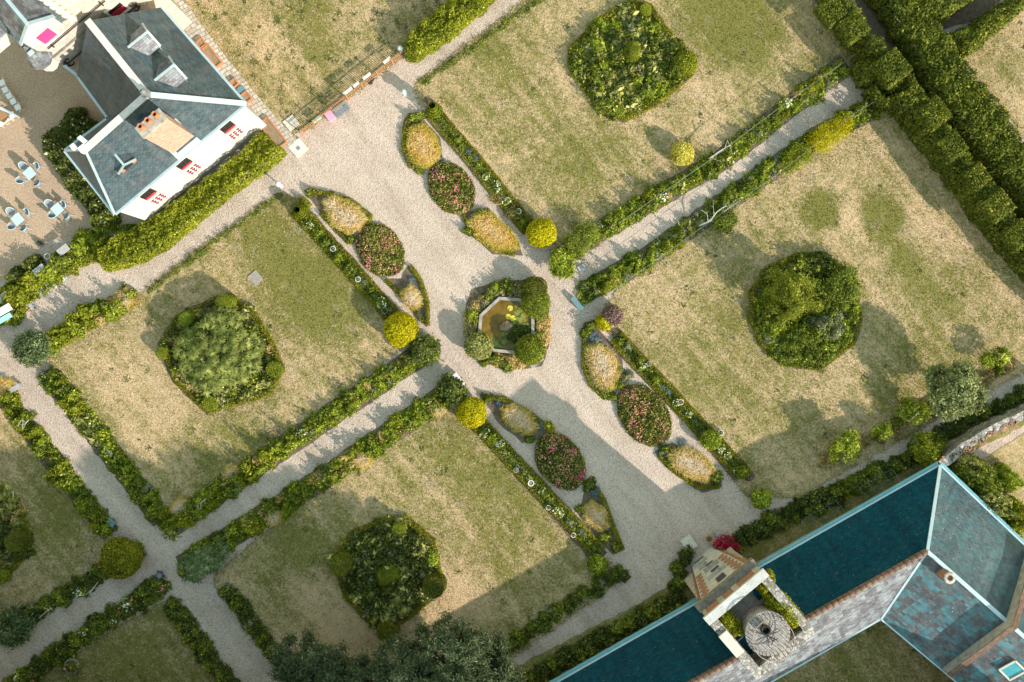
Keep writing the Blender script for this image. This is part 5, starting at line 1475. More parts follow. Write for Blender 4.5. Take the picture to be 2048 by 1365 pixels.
# ================================================================== trees
def tree(name, label, px, py, z, lobes, mat, nleaf, lsize, trunk_r=.16, cat='tree', clump=.45, group=None, aspect=.45, base=None, star=False, tilt=.7, ncl=None):
    """trunk with limbs reaching into each lobe, crown of leaf clumps over and inside the lobes.
    px,py: where the crown's middle shows at height z; lobes: (dx, dy, z, rx, rz) metres"""
    x, y, _ = W(px, py, z)
    bx, by = (x, y) if base is None else W(base[0], base[1], 0)[:2]
    r = thing(name, label, cat, (bx,by,0), 0, group)
    mb = MB()
    top = Vector((x,y,z*.75)); b0 = Vector((bx,by,0))
    trunk = [b0 + (top-b0)*t + Vector((random.gauss(0,.05),random.gauss(0,.05),0)) for t in (0,.3,.6,1)]
    mb.tube(trunk, [trunk_r*1.25, trunk_r, trunk_r*.8, trunk_r*.45], 8)
    for dx, dy, lz, rx, rz_ in lobes:
        e = Vector((x+dx,y+dy,lz)); s = trunk[random.choice((1,2))]; mid = (s+e)/2+Vector((0,0,.2))
        mb.tube([s,mid,e], [trunk_r*.5, trunk_r*.35, trunk_r*.12], 6)
        for k in range(3):
            a = random.uniform(0,6.28); f = e+Vector((math.cos(a)*rx*.8, math.sin(a)*rx*.8, random.uniform(-.2,.5)*rz_)); mb.tube([mid,(mid+f)/2+Vector((0,0,.1)),f], [trunk_r*.22, trunk_r*.15, trunk_r*.05], 5)
    mb.build('trunk', M['bark'], r)
    vol = [l[3]**2 for l in lobes]; Qs, Ts = [], []
    for (dx,dy,lz,rx,rz_), v in zip(lobes, vol):
        n = int(nleaf*v/sum(vol)); nc = max(6, int(n/(ncl or 70)))
        d = RNG.normal(size=(nc,3)); d[:,2] = d[:,2]*.9 + .35; d /= np.linalg.norm(d,axis=1)[:,None]
        rr = RNG.uniform(.55,1.05,nc)**.6
        cc_ = np.column_stack([d[:,0]*rx*rr, d[:,1]*rx*rr, d[:,2]*rz_*rr])
        ct = RNG.normal(0,.12,nc)
        k = RNG.integers(0,nc,n)
        if star:      # rosettes: leaves radiate from each clump centre
            a = RNG.uniform(0,2*math.pi,n); l = RNG.uniform(.25,1.0,n)*clump
            X = cc_[k] + np.column_stack([np.cos(a)*l, np.sin(a)*l, .12*clump-l*.35]); 
            t = np.column_stack([np.cos(a), np.sin(a), -.45*np.ones(n)]); nrm = np.cross(t, np.column_stack([-np.sin(a),np.cos(a),np.zeros(n)])); nrm[:,2] = np.abs(nrm[:,2]); 
            t /= np.linalg.norm(t,axis=1)[:,None]; b_ = np.column_stack([-np.sin(a),np.cos(a),.2*RNG.normal(size=n)]); s = (lsize*RNG.uniform(.7,1.2,n))[:,None]
            Q = np.stack([X+t*s, X+b_*s*aspect*.6, X-t*s, X-b_*s*aspect*.6],1)
            tint = np.clip(.35+.5*(1-l/clump)+ct[k]+RNG.normal(0,.1,n),0,1)
        else:
            X = cc_[k] + RNG.normal(scale=clump*.5,size=(n,3))*[1,1,.7]
            nrm = d[k]*.7 + RNG.normal(scale=tilt,size=(n,3)); nrm[:,2] += .35
            Q = leaf_arrays(X, lsize*RNG.uniform(.6,1.35,n), nrm, aspect)
            tint = np.clip(RNG.normal(.48,.18,n)+ct[k],0,1)
        Qs.append(Q + np.array([x+dx-bx, y+dy-by, lz])); Ts.append(tint)
    quads_object('crown', np.concatenate(Qs), np.concatenate(Ts), LM[mat], r)
    return r
# the broad rosette-leaved tree of the left island
tree('rosette_tree', 'broad bushy tree with star-like leaf rosettes on the left island bed', 432, 705, 2.0,
     [(-1.3,.2,1.5,1.6,1.0),(.3,1.2,1.6,1.7,1.1),(1.1,-.5,1.5,1.7,1.0),(-.3,-1.3,1.4,1.6,.9),(0,0,2.1,1.8,1.0),(1.9,.2,1.2,1.2,.8),(-1.9,-.6,1.2,1.1,.8),(.2,2.3,1.5,.9,.7)], 'rosette', 15000, .17, .14, clump=.34, star=True, aspect=.5, ncl=34)
# golden conifer and shrubs of the right island
tree('golden_conifer', 'tall golden-green conifer on the right island bed', 1588, 588, 3.2, [(0,0,2.4,1.6,2.2),(-.5,.9,2.2,1.0,1.5),(-.3,-.8,2.0,1.1,1.4),(.6,.3,2.0,1.0,1.3),(0,.1,3.9,.8,1.0)], 'conifer', 15000, .095, .14, clump=.34, aspect=.3, base=(1590,600), ncl=130)
ball(1630,612,17,'hedge','small bright clipped ball at the foot of the golden conifer')
tree('leafy_shrub', 'glossy green shrub on the right side of the right island bed', 1690, 575, 1.4, [(0,0,1.1,1.1,.9),(.1,.9,1.0,.8,.7)], 'green', 5200, .10, .06, cat='shrub', clump=.35)
mass('shrub', ellipse(*W(1600,690,.8)[:2],2.0,1.35,.35,18,.14), 1.25, LM['green'], 'wide grey-green shrub mass at the foot of the right island bed', 'shrub', dens=260, size=.085, prof='dome', rough=.55, lumpscale=1.1, tilt=.85, spread=.08)
mass('shrub', ellipse(*W(1655,655,.8)[:2],1.3,1.0,-.3,18,.14), 1.3, LM['grey'], 'pale grey-green shrub in the middle of the right island bed', 'shrub', dens=280, size=.07, prof='dome', rough=.5, lumpscale=1.1, tilt=.85, spread=.08)
mass('shrub', ellipse(*W(1560,640,.8)[:2],1.6,1.2,.9,18,.14), 1.1, LM['fresh'], 'yellow-green shrub on the left side of the right island bed', 'shrub', dens=280, size=.08, prof='dome', rough=.55, lumpscale=1.1, tilt=.85, spread=.08)
mass('shrub', ellipse(*W(1640,530,.7)[:2],1.3,.9,-.2,18,.14), 1.1, LM['dark'], 'dark shrub at the top of the right island bed', 'shrub', dens=280, size=.08, prof='dome', rough=.55, lumpscale=1.1, tilt=.85, spread=.08)
# trees near the lower right
tree('young_tree', 'silvery green tree beside the lower right gravel path', 1918, 780, 3.6, [(0,0,3.1,1.5,1.2),(-.9,.5,2.7,1.0,.8),(.9,-.5,2.8,1.1,.9),(.3,.9,3.0,1.0,.8),(-.4,-.9,2.6,1.0,.8)], 'silver', 14000, .11, .13, clump=.36, base=(1880,765), aspect=.5)
tree('small_tree', 'loose yellow-green young tree left of the silvery tree', 1835, 825, 1.8, [(0,0,1.3,.8,.7),(-.5,.2,1.1,.6,.5),(.5,-.2,1.2,.6,.5)], 'fresh', 2600, .1, .06, clump=.3, base=(1828,822))
tree('small_tree', 'rounded yellow-green young tree on the grass near the long building', 1695, 895, 2.2, [(0,0,1.6,.85,.8),(-.4,-.5,1.4,.6,.5),(.4,.3,1.5,.7,.6),(.5,-.4,1.4,.5,.5)], 'fresh', 4200, .1, .07, clump=.3, base=(1684,888))
tree('small_tree', 'thin young tree between the rounded tree and the loose tree', 1765, 866, 1.7, [(0,0,1.2,.5,.5),(.5,.1,1.1,.4,.4)], 'fresh', 1200, .09, .05, clump=.25)
tree('bright_shrub', 'bright yellow-green shrub at the corner of the teal roof', 1862, 900, 1.8, [(0,0,1.3,1.05,.8),(-.5,.3,1.1,.7,.6)], 'hedge', 5200, .085, .06, cat='shrub', clump=.3)
tree('small_tree', 'small spindly tree at the far right end of the gravel path', 2008, 712, 1.7, [(0,0,1.2,.55,.5),(-.8,-.3,.9,.5,.4)], 'fresh', 1600, .09, .05, clump=.26)
tree('blue_shrub', 'round blue-green bush at the left path junction', 57, 698, 1.4, [(0,0,1.0,1.15,.8)], 'blue', 5200, .10, .06, cat='shrub', clump=.32, ncl=40)
tree('blue_shrub', 'rhododendron-like blue-green bush at the lower path crossing', 400, 1130, 1.2, [(-.6,-.3,.8,.9,.7),(.5,.35,.9,.9,.7),(1.1,.9,.8,.7,.6)], 'blue', 6000, .12, .06, cat='shrub', clump=.33, ncl=40, star=True)
tree('blue_shrub', 'shaded blue-green bush at the far lower-left corner', 18, 1262, 1.2, [(0,0,.8,1.2,.7),(.7,.5,.7,.8,.6)], 'blue', 4200, .11, .06, cat='shrub', clump=.32, ncl=40)
tree('dark_shrub', 'dark glossy bush by the white bench', 904, 785, 1.4, [(0,0,1.0,.85,.7),(-.3,.6,.9,.6,.5)], 'dark', 4200, .11, .06, cat='shrub', clump=.3)
tree('dark_shrub', 'dark leafy bush over the teal pot left of the pond', 850, 700, 1.5, [(0,0,1.1,.9,.7),(-.7,-.3,.9,.7,.6)], 'dark', 4200, .11, .06, cat='shrub', clump=.3)
tree('leafy_shrub', 'green arching shrub at the corner of the upper path', 1122, 525, 1.4, [(0,0,1.0,.85,.7),(.1,-.5,.8,.6,.5)], 'fresh', 3800, .10, .06, cat='shrub', clump=.32)
tree('feathery_bush', 'feathery light green bush beside the upper yellow ball', 1160, 478, 1.2, [(0,0,.9,.95,.6),(.5,.7,.8,.6,.5)], 'green', 5200, .10, .05, cat='shrub', clump=.4, aspect=.15)
tree('leafy_shrub', 'low round shrub on the lawn side of the upper path', 1450, 440, 1.1, [(0,0,.7,.75,.5)], 'green', 2600, .085, .04, cat='shrub', clump=.3)
# large cedar at the bottom edge and its neighbours just outside the frame, whose shade covers the lower left
tree('cedar_tree', 'large dark green cedar at the bottom edge of the picture', 840, 1410, 8.0,
     [(-2.6,.8,8.2,2.5,1.5),(-.8,2.0,8.0,2.2,1.4),(1.6,3.0,7.0,2.3,1.5),(3.6,2.2,6.2,2.2,1.4),(4.6,.2,5.8,2.0,1.4),(1.2,.2,8.4,2.6,1.6),(-4.6,.9,7.2,2.0,1.2),(-6.4,1.5,6.2,1.9,1.1),(-8.4,2.0,5.2,1.7,.9),(-7.4,.2,5.6,1.8,.9),(-1,-2.6,8.5,2.8,1.5),(3,-2.4,7.4,2.6,1.4),(-5,-2.0,7.4,2.4,1.3)], 'cedar', 150000, .12, .45, clump=.42, aspect=.3, ncl=150)
def shade(px, py, r, z, label, mat='cedar', n=15000):
    # px,py: the ground point its crown shades, in photo pixels
    gx, gy = px + z*39.9, py + z*32.6; x, y, _ = W(gx, gy); q = 1/(1-z/H)
    R = r/28.0
    tree('shade_tree', label, CXP+(gx-CXP)*q, CYP+(gy-CYP)*q, z, [(0,0,z,R*.7,R*.45),(-R*.5,R*.2,z-1,R*.55,R*.35),(R*.5,R*.1,z-1,R*.55,R*.35),(0,-R*.5,z-1,R*.55,R*.35),(-.1*R,R*.5,z-1,R*.5,R*.35)], mat, n, .3, .4, clump=.9, group='tall trees just outside the lower edge')
for a in ((150,1330,190,12,'tall tree outside the frame shading the bottom left corner'),(400,1290,190,13,'tall tree outside the frame shading the bottom branch path'),(100,1150,130,15,'tall tree outside the frame shading the left edge bed'),
          (600,1200,150,11,'tall tree outside the frame shading the lower lawn'),(300,1095,120,16,'tall tree outside the frame shading the lower path crossing'),(420,985,75,18,'slim tree outside the frame shading the tip of the left lawn'),(235,960,45,17,'slimmest tree outside the frame, dappling the left path'),(50,980,60,17,'slim tree outside the frame dappling the left edge lawn'),(250,1400,170,11,'tall tree outside the frame shading the tub of flowers'),(700,1290,110,9,'tall tree outside the frame close behind the cedar'),(-60,1250,200,13,'added broad tree outside the frame blocking sky at the far lower left'),(60,1480,230,13,'added broad tree outside the frame blocking sky below the spiky plant'),(420,1500,240,14,'added broad tree outside the frame blocking sky below the bottom branch path'),(-100,1450,220,15,'added broad tree outside the frame blocking sky beyond the lower left corner')): shade(*a)  # the broad ones are added to cut sky light near the corner

for k, (gx, gy, hh, rr) in enumerate(((60,1462,12,2.9),(250,1470,12,2.9),(440,1480,12,2.9),(-190,1030,13,3.6),(-200,1240,17,4.0),(-90,1500,19,4.4),(140,1560,19,4.4),(380,1590,20,4.4),(620,1640,20,4.4),(850,1690,17,3.8))):  # unseen wall of trees, added to hold sky light off the lower left
    q = 1/(1-(hh*.6)/H)
    tree('sky_block_tree', ('added low-branched tree blocking sky light at the lower frame edge, leftmost','added low-branched tree blocking sky light at the lower frame edge, middle','added low-branched tree blocking sky light at the lower frame edge, nearest the cedar','added tall tree blocking sky light beyond the left edge of the frame','second added tree blocking sky light beyond the left edge','added dense tree blocking sky light off the lower left corner','added tall tree blocking sky light below the frame, first from the left','added tall tree blocking sky light below the frame, second from the left','added tall tree blocking sky light below the frame, third from the left','added tall tree blocking sky light below the frame behind the cedar')[k],
         CXP+(gx-CXP)*q, CYP+(gy-CYP)*q, hh*.6, [(0,0,hh*.35,rr*.9,hh*.28),(0,0,hh*.62,rr,hh*.3),(.5,.3,hh*.85,rr*.75,hh*.2),(-.6,0,hh*.5,rr*.8,hh*.3)], 'dark', 16000, .42, .35, clump=1.0, group='added trees blocking sky light outside the lower left of the frame')
# ================================================================== tall hedges at the upper right
def bighedge(pts, z, h, label, name='tall_hedge', dens=260, size=.10, **k): return mass(name, jag(pxpoly(pts, z),.5,.10), h, LM['beech'], label, 'hedge', 'tall hedges in the upper right', dens=dens, size=size, edge=.5, rough=.12, lumpscale=.7, tilt=.8, **k)[0]
h1 = 3.4
inner = [(1628,-40),(1690,62),(1735,140),(1790,215),(1880,330),(1960,440),(2060,570),(2130,660)]
outer = [(1690,-40),(1752,58),(1832,142),(1890,235),(1975,338),(2030,412),(2110,500),(2170,590)]
# the hedge stands between these top edges; the side seen from above leans inwards
top_in = [(a*.62+c*.38, b_*.62+d_*.38) for (a,b_),(c,d_) in zip(inner, outer)]
gap = 3
bighedge(top_in[:3]+outer[:3][::-1], h1, h1, 'tall clipped hedge section above the gap at the end of the upper path')
bighedge([(1788,200),(1762,168)]+top_in[3:]+outer[2:][::-1], h1, h1, 'tall clipped hedge running along the right lawn below the gap')
bighedge([(1725,120),(1745,108),(1800,120),(1832,150),(1800,185),(1775,170)], h1, h1-.5, 'lower dark hedge link across the end of the upper path')
def block(px, py, r, label):
    c = W(px, py, h1+.8); mass('hedge_block', ellipse(c[0],c[1],r/28*1.1,r/28*1.1,rad(-52)+.785,4), .9, LM['beech'], label, 'hedge', 'square blocks clipped on the tall hedge', dens=420, size=.085, edge=.2, rough=.10, z0=h1-.62, tilt=.8)
for (px, py, r), t in zip(((1672,14,30),(1714,46,32),(1795,128,36),(1880,222,32),(1915,288,30),(1965,350,28),(2008,408,32),(2050,468,30)),
   ('first square clipped block at the top of the tall hedge','square clipped block just above the hedge gap','long square block just below the hedge gap','square block fourth along the tall hedge','square block above the middle of the right lawn edge','sixth square block, where the hedge nears the frame edge','square block next to last towards the right frame edge','last square block at the right frame edge')): block(px, py, r, t)
bighedge([(1715,-60),(1770,-10),(1805,60),(1850,120),(1880,190),(1930,255),(2010,355),(2090,450),(2140,450),(2110,370),(2060,290),(1995,190),(1930,110),(1905,60),(1850,10),(1820,-60)], 2.6, 2.8, 'untrimmed tall hedge parallel to the clipped one, further right', size=.11)
bighedge([(1905,70),(1960,35),(2030,-10),(2090,-60),(2140,-60),(2060,10),(1985,75),(1940,108)], 2.4, 2.6, 'hedge branching off to the top right corner', size=.11)
bighedge([(1790,-60),(1812,-20),(1860,30),(1915,20),(1960,-10),(1990,-60)], 3.0, 3.0, 'bushy hedge mass at the top right between two hedges', size=.11)

# ================================================================== hedges by the house
mass('clipped_hedge', jag(pxpoly([(522,258),(562,300),(548,318),(430,405),(330,488),(262,528),(205,540),(185,512),(228,470),(290,440),(360,392),(480,302)],1.7),.4,.05), 1.9, LM['hedge'], 'bright clipped laurel hedge in front of the white house', 'hedge', dens=420, size=.085, edge=.25, rough=.22, lumpscale=.8, tilt=.8)
mass('clipped_hedge', jag(pxpoly([(806,82),(818,64),(930,-40),(1010,-40),(968,8),(905,62),(832,113),(812,108)],1.7),.4,.05), 1.8, LM['hedge'], 'bright clipped hedge at the top beside the gravel path', 'hedge', dens=420, size=.085, edge=.3, rough=.22, lumpscale=.8, tilt=.8)
o, top = mass('rose_hedge', jag(pxpoly([(138,214),(160,212),(182,240),(206,250),(150,300),(208,408),(232,440),(205,462),(172,425),(120,360),(82,300),(78,280)],1.0),.4,.08), 1.3, LM['dark'], 'loose rose hedge with cream blooms between courtyard and house', 'hedge', dens=320, size=.095, prof='box', edge=.5, rough=.4, lumpscale=.9, tilt=.85)
flowers(o, top[RNG.permutation(len(top))[:75]], FM['cream'], .09)
for i, (px, py, r, m_, lb) in enumerate(((205,440,1.0,'fresh','leafy bush at the near corner of the house'),(165,485,1.15,'fresh','yellow-green bush left of the laurel hedge end'),(205,500,1.1,'hedge','bright bush where the laurel hedge meets the path'),(250,470,1.0,'green','shaded bush under the house corner'),(118,520,.9,'green','bush beside the grey stone slabs'),(60,560,1.0,'hedge','low bright shrub in the left border'),(20,590,1.1,'hedge','low bright shrub nearest the left frame edge'),(95,545,.8,'fresh','fresh green bush in the left border'),(60,525,.7,'dark','dark shrub by the white flower pot'),(25,550,.7,'dark','dark shrub on the courtyard edge at far left'),(20,630,.8,'green','shaded shrub under the teal canvas'),(290,470,.9,'green','bush against the hedge by the house corner'))):
    c = W(px, py, .8); mass('shrub', ellipse(c[0],c[1],r,r*.8,rad(38),14,.15), 1.15, LM[m_], lb, 'shrub', dens=320, size=.095, prof='dome', rough=.55, lumpscale=1.1, tilt=.85, spread=.08)

# ================================================================== path borders
WT = 'along the %s'
border(PB['n'], 40, [('leafy',3),('fresh',5),('grey',2),('hedgy',2),('hosta',2),('dry',1),('whiterose',1)], 'in the left border of the upper path', .56, .85, 2)
border(PB['s'], 40, [('leafy',3),('fresh',4),('grey',3),('hedgy',1),('dry',1),('dark',2),('hosta',2)], 'in the right border of the upper path', .56, .85, 2)
border(PB['wn'], 44, [('leafy',3),('fresh',5),('hedgy',3),('dry',1),('whiterose',1),('grey',2),('hosta',1)], 'in the lawn-side border of the lower path', .54, .9, 2)
border(PB['ws'], 44, [('leafy',3),('fresh',4),('hedgy',3),('pinkrose',1),('dry',2),('dark',1),('hosta',1)], 'in the lower border of the lower path', .54, .9, 2)
border(PB['pr'], 42, [('leafy',3),('fresh',5),('hedgy',2),('grey',2),('hosta',2),('dry',1)], 'in the right border of the left path', .54, .95, 2)
border(PB['pl'], 36, [('leafy',4),('fresh',3),('hedgy',2),('dry',1)], 'in the left border of the left path', .56, .85, 2)
border([(92,690),(170,640),(270,592)], 46, [('hedgy',4),('fresh',3),('dry',1)], 'in the border at the top left of the left lawn', .5, 1.0, 2)
for ln_, t_ in (([(296,582),(380,522),(470,452),(562,388)], 'low ragged green edging along the upper left side of the left lawn'), ([(842,168),(960,85),(1085,-5)], 'low ragged green edging along the upper left side of the upper lawn')): mass('lawn_edging', jag(strip(WL(ln_,.1), .34), .3, .09), .22, LM['green'], t_, 'edging', None, dens=300, size=.06, edge=.12, rough=.8, lumpscale=1.2, kind='stuff', tilt=.9, spread=.06)
mass('border_foliage', jag(strip(WL([(195,490),(120,535),(40,590),(-20,630)],.4), 1.9), .5, .2), .5, LM['hedge'], 'low bright foliage filling the bed between courtyard and left path', 'ground cover', None, dens=240, size=.085, edge=.4, rough=.8, lumpscale=.7, kind='stuff', tilt=.85)
border([(50,1238),(150,1180),(275,1100)], 34, [('leafy',3),('dark',2),('whiterose',1),('fresh',1)], 'in the upper border of the lowest path', .56, .85, 2)
border([(0,1395),(130,1295),(330,1168)], 42, [('leafy',3),('dark',3),('whiterose',1),('pinkrose',1)], 'in the lower border of the lowest path', .54, .9, 2)
border([(338,1205),(402,1295),(468,1385)], 38, [('dark',3),('leafy',2)], 'in the left border of the bottom branch path', .56, .9, 2)
border([(448,1172),(515,1272),(575,1340)], 34, [('dark',2),('leafy',2),('grey',1)], 'in the right border of the bottom branch path', .6, .8, 2)
border([(1245,1145),(1120,1222),(1010,1300)], 30, [('leafy',2),('dark',2),('grey',1)], 'in the border between the lower lawn and the tower path', .62, .75, 2)
border([(1370,1205),(1250,1270),(1060,1375)], 70, [('dark',4),('leafy',2)], 'on the shaded bank below the tower path', .7, 1.0, 3)
border([(1470,1095),(1560,1040),(1680,985)], 44, [('dark',4),('leafy',2)], 'on the shaded bank along the long building', .6, .95, 2)
border([(1680,985),(1800,925),(1860,900)], 34, [('leafy',3),('dark',2),('hedgy',1)], 'on the bank behind the teal frames', .6, .95, 2)
border([(1880,880),(1960,835),(2060,790)], 40, [('dark',3),('leafy',2)], 'on the bank under the rubble wall', .65, .8, 2)
border([(1640,930),(1760,870),(1900,798),(2030,722)], 30, [('dry',2),('leafy',2),('grey',1)], 'in the rough grass beside the lower right path', .8, .7, 1)
border([(1385,1100),(1365,1130),(1350,1180)], 24, [('dark',2),('leafy',1)], 'at the left foot of the tower', .5, .9, 2)
# walled garden shrubs at the right
for px, py, rx, ry, m_, lb in ((1960,960,2.0,1.3,'green','wide green shrub behind the rubble wall'),(1990,1010,1.5,1.3,'hosta','pale speckled shrub behind the rubble wall'),(2035,1040,1.4,1.3,'hedge','bright green shrub overhanging the end roof at right'),(1935,930,.9,.8,'hosta','pale shrub at the foot of the rubble wall'),(2030,965,1.2,.9,'fresh','yellow-green shrub nearest the right frame edge')):
    c = W(px, py, 2.2); mass('shrub', ellipse(c[0],c[1],rx,ry,rad(-40),16,.14), 3.0 if m_ != 'fresh' else 2.0, LM[m_], lb, 'shrub', dens=300, size=.10, prof='dome', rough=.5, lumpscale=1.1, tilt=.85, spread=.08)
# straw grasses in the path borders
for px, py, r, lb in ((246,600,1.0,'straw-coloured grass at the top left of the left lawn'),(462,945,.75,'straw grass clump halfway down the lower path border'),(360,1015,.8,'straw grass at the bottom corner of the left lawn'),(725,920,.8,'golden grass in the lower border near the lower lawn'),(640,955,.6,'small golden grass in the lower border beside the path'),(548,1035,.7,'dim golden grass further down the lower border'),(880,815,.8,'golden grass beside the lower yellow ball'),(5,775,.9,'golden shrub-like grass at the left frame edge')):
    c = W(px, py, .4); grassy('ornamental_grass', ellipse(c[0],c[1],r,r*.8,.5,12,.1), LM['straw' if r != .9 else 'gold'], lb, 'ornamental grass', .55, 340, .028)
tree('golden_shrub', 'feathery bright yellow shrub on the right border of the upper path', 1668, 265, 1.3, [(0,0,.9,.85,.6),(-.9,-.6,.8,.75,.5),(.8,.6,.8,.6,.5)], 'yellow', 5200, .10, .05, cat='shrub', clump=.4, aspect=.15)
tree('golden_shrub', 'second yellow-green feathery shrub lower on the upper path', 1600, 312, 1.1, [(0,0,.8,.8,.5),(-.6,-.5,.6,.5,.4)], 'hedge', 2600, .09, .05, cat='shrub', clump=.35, aspect=.2)
# crimson-leaved plant at the tower foot, ivy on the tower
tree('crimson_bush', 'crimson-leaved small tree at the foot of the tower', 1452, 1092, 1.3, [(0,0,1.0,.6,.4),(.5,-.3,.9,.4,.3),(-.3,.2,.9,.4,.3)], 'redleaf', 1300, .10, .04, cat='shrub', clump=.3, aspect=.25)
for px, py, rx, ry, rot, lb in ((1576,1225,.75,1.9,rad(-48),'large ivy mass along the right parapet of the tower'),(1540,1172,.75,.5,rad(-30),'yellow ivy tuft at the front corner of the tower'),(1466,1254,.5,1.25,rad(-48),'ivy mass along the left parapet of the tower')):
    c = W(px, py, ZP+.2); mass('ivy', ellipse(c[0],c[1],ry,rx,rot,14,.18), 1.25, LM['ivy'], lb, 'ivy', dens=300, size=.085, prof='dome', rough=.3, z0=ZT-.35)
# ================================================================== courtyard tables and chairs
def build_table():
    r = thing('garden_table', 'x', 'table', (0,0,0), 0, 'square tables in the courtyard')
    MB().box((0,0,.72), (.70,.70,.03)).box((0,0,.69), (.62,.62,.04)).build('tabletop', M['paleblue'], None).parent = r
    for sx in (-1,1):
        for sy in (-1,1): MB().tube([(sx*.27,sy*.27,.69),(sx*.31,sy*.31,0)], .018, 6).build('leg', M['greymetal'], None).parent = r
    return r
M['wicker'] = mat_plain('grey_wicker', (.33,.36,.37), (.2,.22,.23), 24, .7)
def build_chair():
    r = thing('garden_chair', 'x', 'chair', (0,0,0), 0, 'grey garden chairs in the courtyard')
    MB().lathe([(.01,.43),(.2,.44),(.235,.45),(.235,.47),(.01,.475)], (0,0,0), 16).build('seat', M['wicker'], None).parent = r
    fr = [(.27*math.cos(a), .27*math.sin(a), .62+.22*max(0,math.sin(a))) for a in np.linspace(-.35, math.pi+.35, 14)]
    MB().tube(fr, .022, 6).build('frame', M['paleblue'], None).parent = r
    mb = MB()
    for i in range(13):
        a, b = Vector(fr[i]), Vector(fr[i+1]); mb.add([tuple(a),tuple(b),(b.x*.86,b.y*.86,.47),(a.x*.86,a.y*.86,.47)],[(0,1,2,3)])
    mb.build('backrest', M['wicker'], None).parent = r
    for sx in (-1,1):
        for sy in (-1,1): MB().tube([(sx*.17,sy*.17,.44),(sx*.22,sy*.22,0)], .015, 6).build('leg', M['paleblue'], None).parent = r
    return r
tb0, ch0 = build_table(), build_chair(); first = {'t':tb0,'c':ch0}
TS = [((59,347), [((48,333),'upper left side'),((74,333),'upper right side'),((42,361),'lower left side'),((75,366),'lower right side')], 'topmost courtyard table'),
      ((114.5,419), [((100,408),'upper left side'),((127,410),'upper right side'),((106,430),'lower left side'),((134,432),'lower right side')], 'courtyard table nearest the rose hedge'),
      ((35,439), [((23,424),'upper left side'),((54,425),'upper right side'),((25,453),'lower left side'),((48,456),'lower right side')], 'courtyard table nearest the blue pot')]
def place(kind, src, px, z, rz, label):
    x, y, _ = W(*px, z)
    if first.get(kind) is not None:
        o = first[kind]; first[kind] = None; o.location = (x,y,0); o.rotation_euler = (0,0,rz); o['label'] = label; return o
    return dup(src, (x,y,0), rz, 1.0, label)
for tp_, chs, nm in TS:
    place('t', tb0, tp_, .72, rad(40), {'topmost courtyard table':'pale blue square table topmost in the courtyard','courtyard table nearest the rose hedge':'pale blue square table nearest the rose hedge','courtyard table nearest the blue pot':'pale blue square table nearest the blue pot'}[nm])
    for c_, s in chs:
        a = math.atan2(-(c_[1]-tp_[1]), c_[0]-tp_[0]); place('c', ch0, c_, .5, a-math.pi/2, 'grey wicker chair at the %s of the %s' % (s, nm))
# white folding chairs
def build_fold():
    r = thing('folding_chair', 'x', 'chair', (0,0,0), 0, 'white folding chairs at the left edge')
    MB().box((0,0,.45), (.40,.40,.035)).build('seat', M['white'], None).parent = r
    mb = MB()
    for s in (-1,1): mb.tube([(s*.2,.17,.42),(s*.2,.36,.92)], .018, 6)
    for z_, y_ in ((.72,.28),(.88,.345)): mb.box((0,y_,z_), (.4,.02,.06))
    mb.build('backrest', M['white'], None).parent = r
    for s in (-1,1):
        MB().tube([(s*.19,.18,.44),(s*.19,-.2,0)], .016, 6).build('leg', M['white'], None).parent = r
        MB().tube([(s*.17,-.17,.44),(s*.17,.22,0)], .016, 6).build('leg', M['white'], None).parent = r
    return r
f0 = build_fold(); first['f'] = f0
for i, (px, py) in enumerate(((4,166),(10,180),(18,192),(26,203),(35,215))):
    place('f', f0, (px,py), .45, rad(-62), ['white folding chair cut by the frame, start of the upper row','second white folding chair of the upper row','middle white folding chair of the upper row','white folding chair before the last in the upper row','last white folding chair of the upper row, nearest the house'][i])
for i, (px, py) in enumerate(((24,231),(14,238),(3,246))):
    place('f', f0, (px,py), .45, rad(-148), ['white folding chair of the lower row nearest the grey pole','middle white folding chair of the lower row','white folding chair of the lower row cut by the frame'][i])
a, b = W(-22,205,1.6), W(41,236,1.2); o = MB().tube([a,b], [.16,.06], 8).build('grey_pole', M['zinc'], None, origin=(a[0],a[1],0)); tag(o, 'long tapering grey-white pole between the rows of white chairs', 'pole')
a = W(-4,228,.7); r = thing('wooden_table', 'brown wooden table at the left edge between the white chairs', 'table', (a[0],a[1],0), rad(-30))
MB().box((0,0,.72), (1.5,.7,.04)).build('tabletop', M['wood'], None).parent = r
for s in (-1,1): MB().box((s*.6,0,.35), (.06,.6,.7)).build('leg', M['wood'], None).parent = r

# ================================================================== pots, lamps, signs, benches
def pot(px, py, r, h, mat, label, fill='dryearth', plant=None, name='flower_pot', group=None):
    x, y, _ = W(px, py, h); o = MB().lathe([(r*.62,0),(r*.7,.02),(r*.95,h*.85),(r,h),(r*.82,h),(r*.78,h*.86)], (0,0,0), 20).build(name, M[mat], None, smooth=False)
    o.location = (x,y,0); tag(o, label, 'flower pot', group)
    e = MB().lathe([(r*.8,h*.86),(.01,h*.88)], (0,0,0), 16).build('earth', M[fill], None); e.parent = o
    if plant:
        p = dup(PROTO[plant][0], (0,0,h*.8), 0, r*1.7)
        for kk in ('label','category','group'):
            if kk in p: del p[kk]
        p.parent = o; p.name = 'potted_plant'
    return o
pot(78,487,.2,.36,'blue','blue glazed pot on the courtyard edge',plant='dark')
pot(94,513,.22,.4,'white','white round pot among the left border shrubs','dryearth')
pot(1062,967,.22,.45,'white','white pot with dark earth in the lower left border')
pot(1032,941,.18,.4,'greystone','pale grey pot nearest the shaded rose oval',plant='grey')
pot(1097,1016,.18,.4,'white','white pot with pink plant halfway down the lower left border',plant='pinkrose')
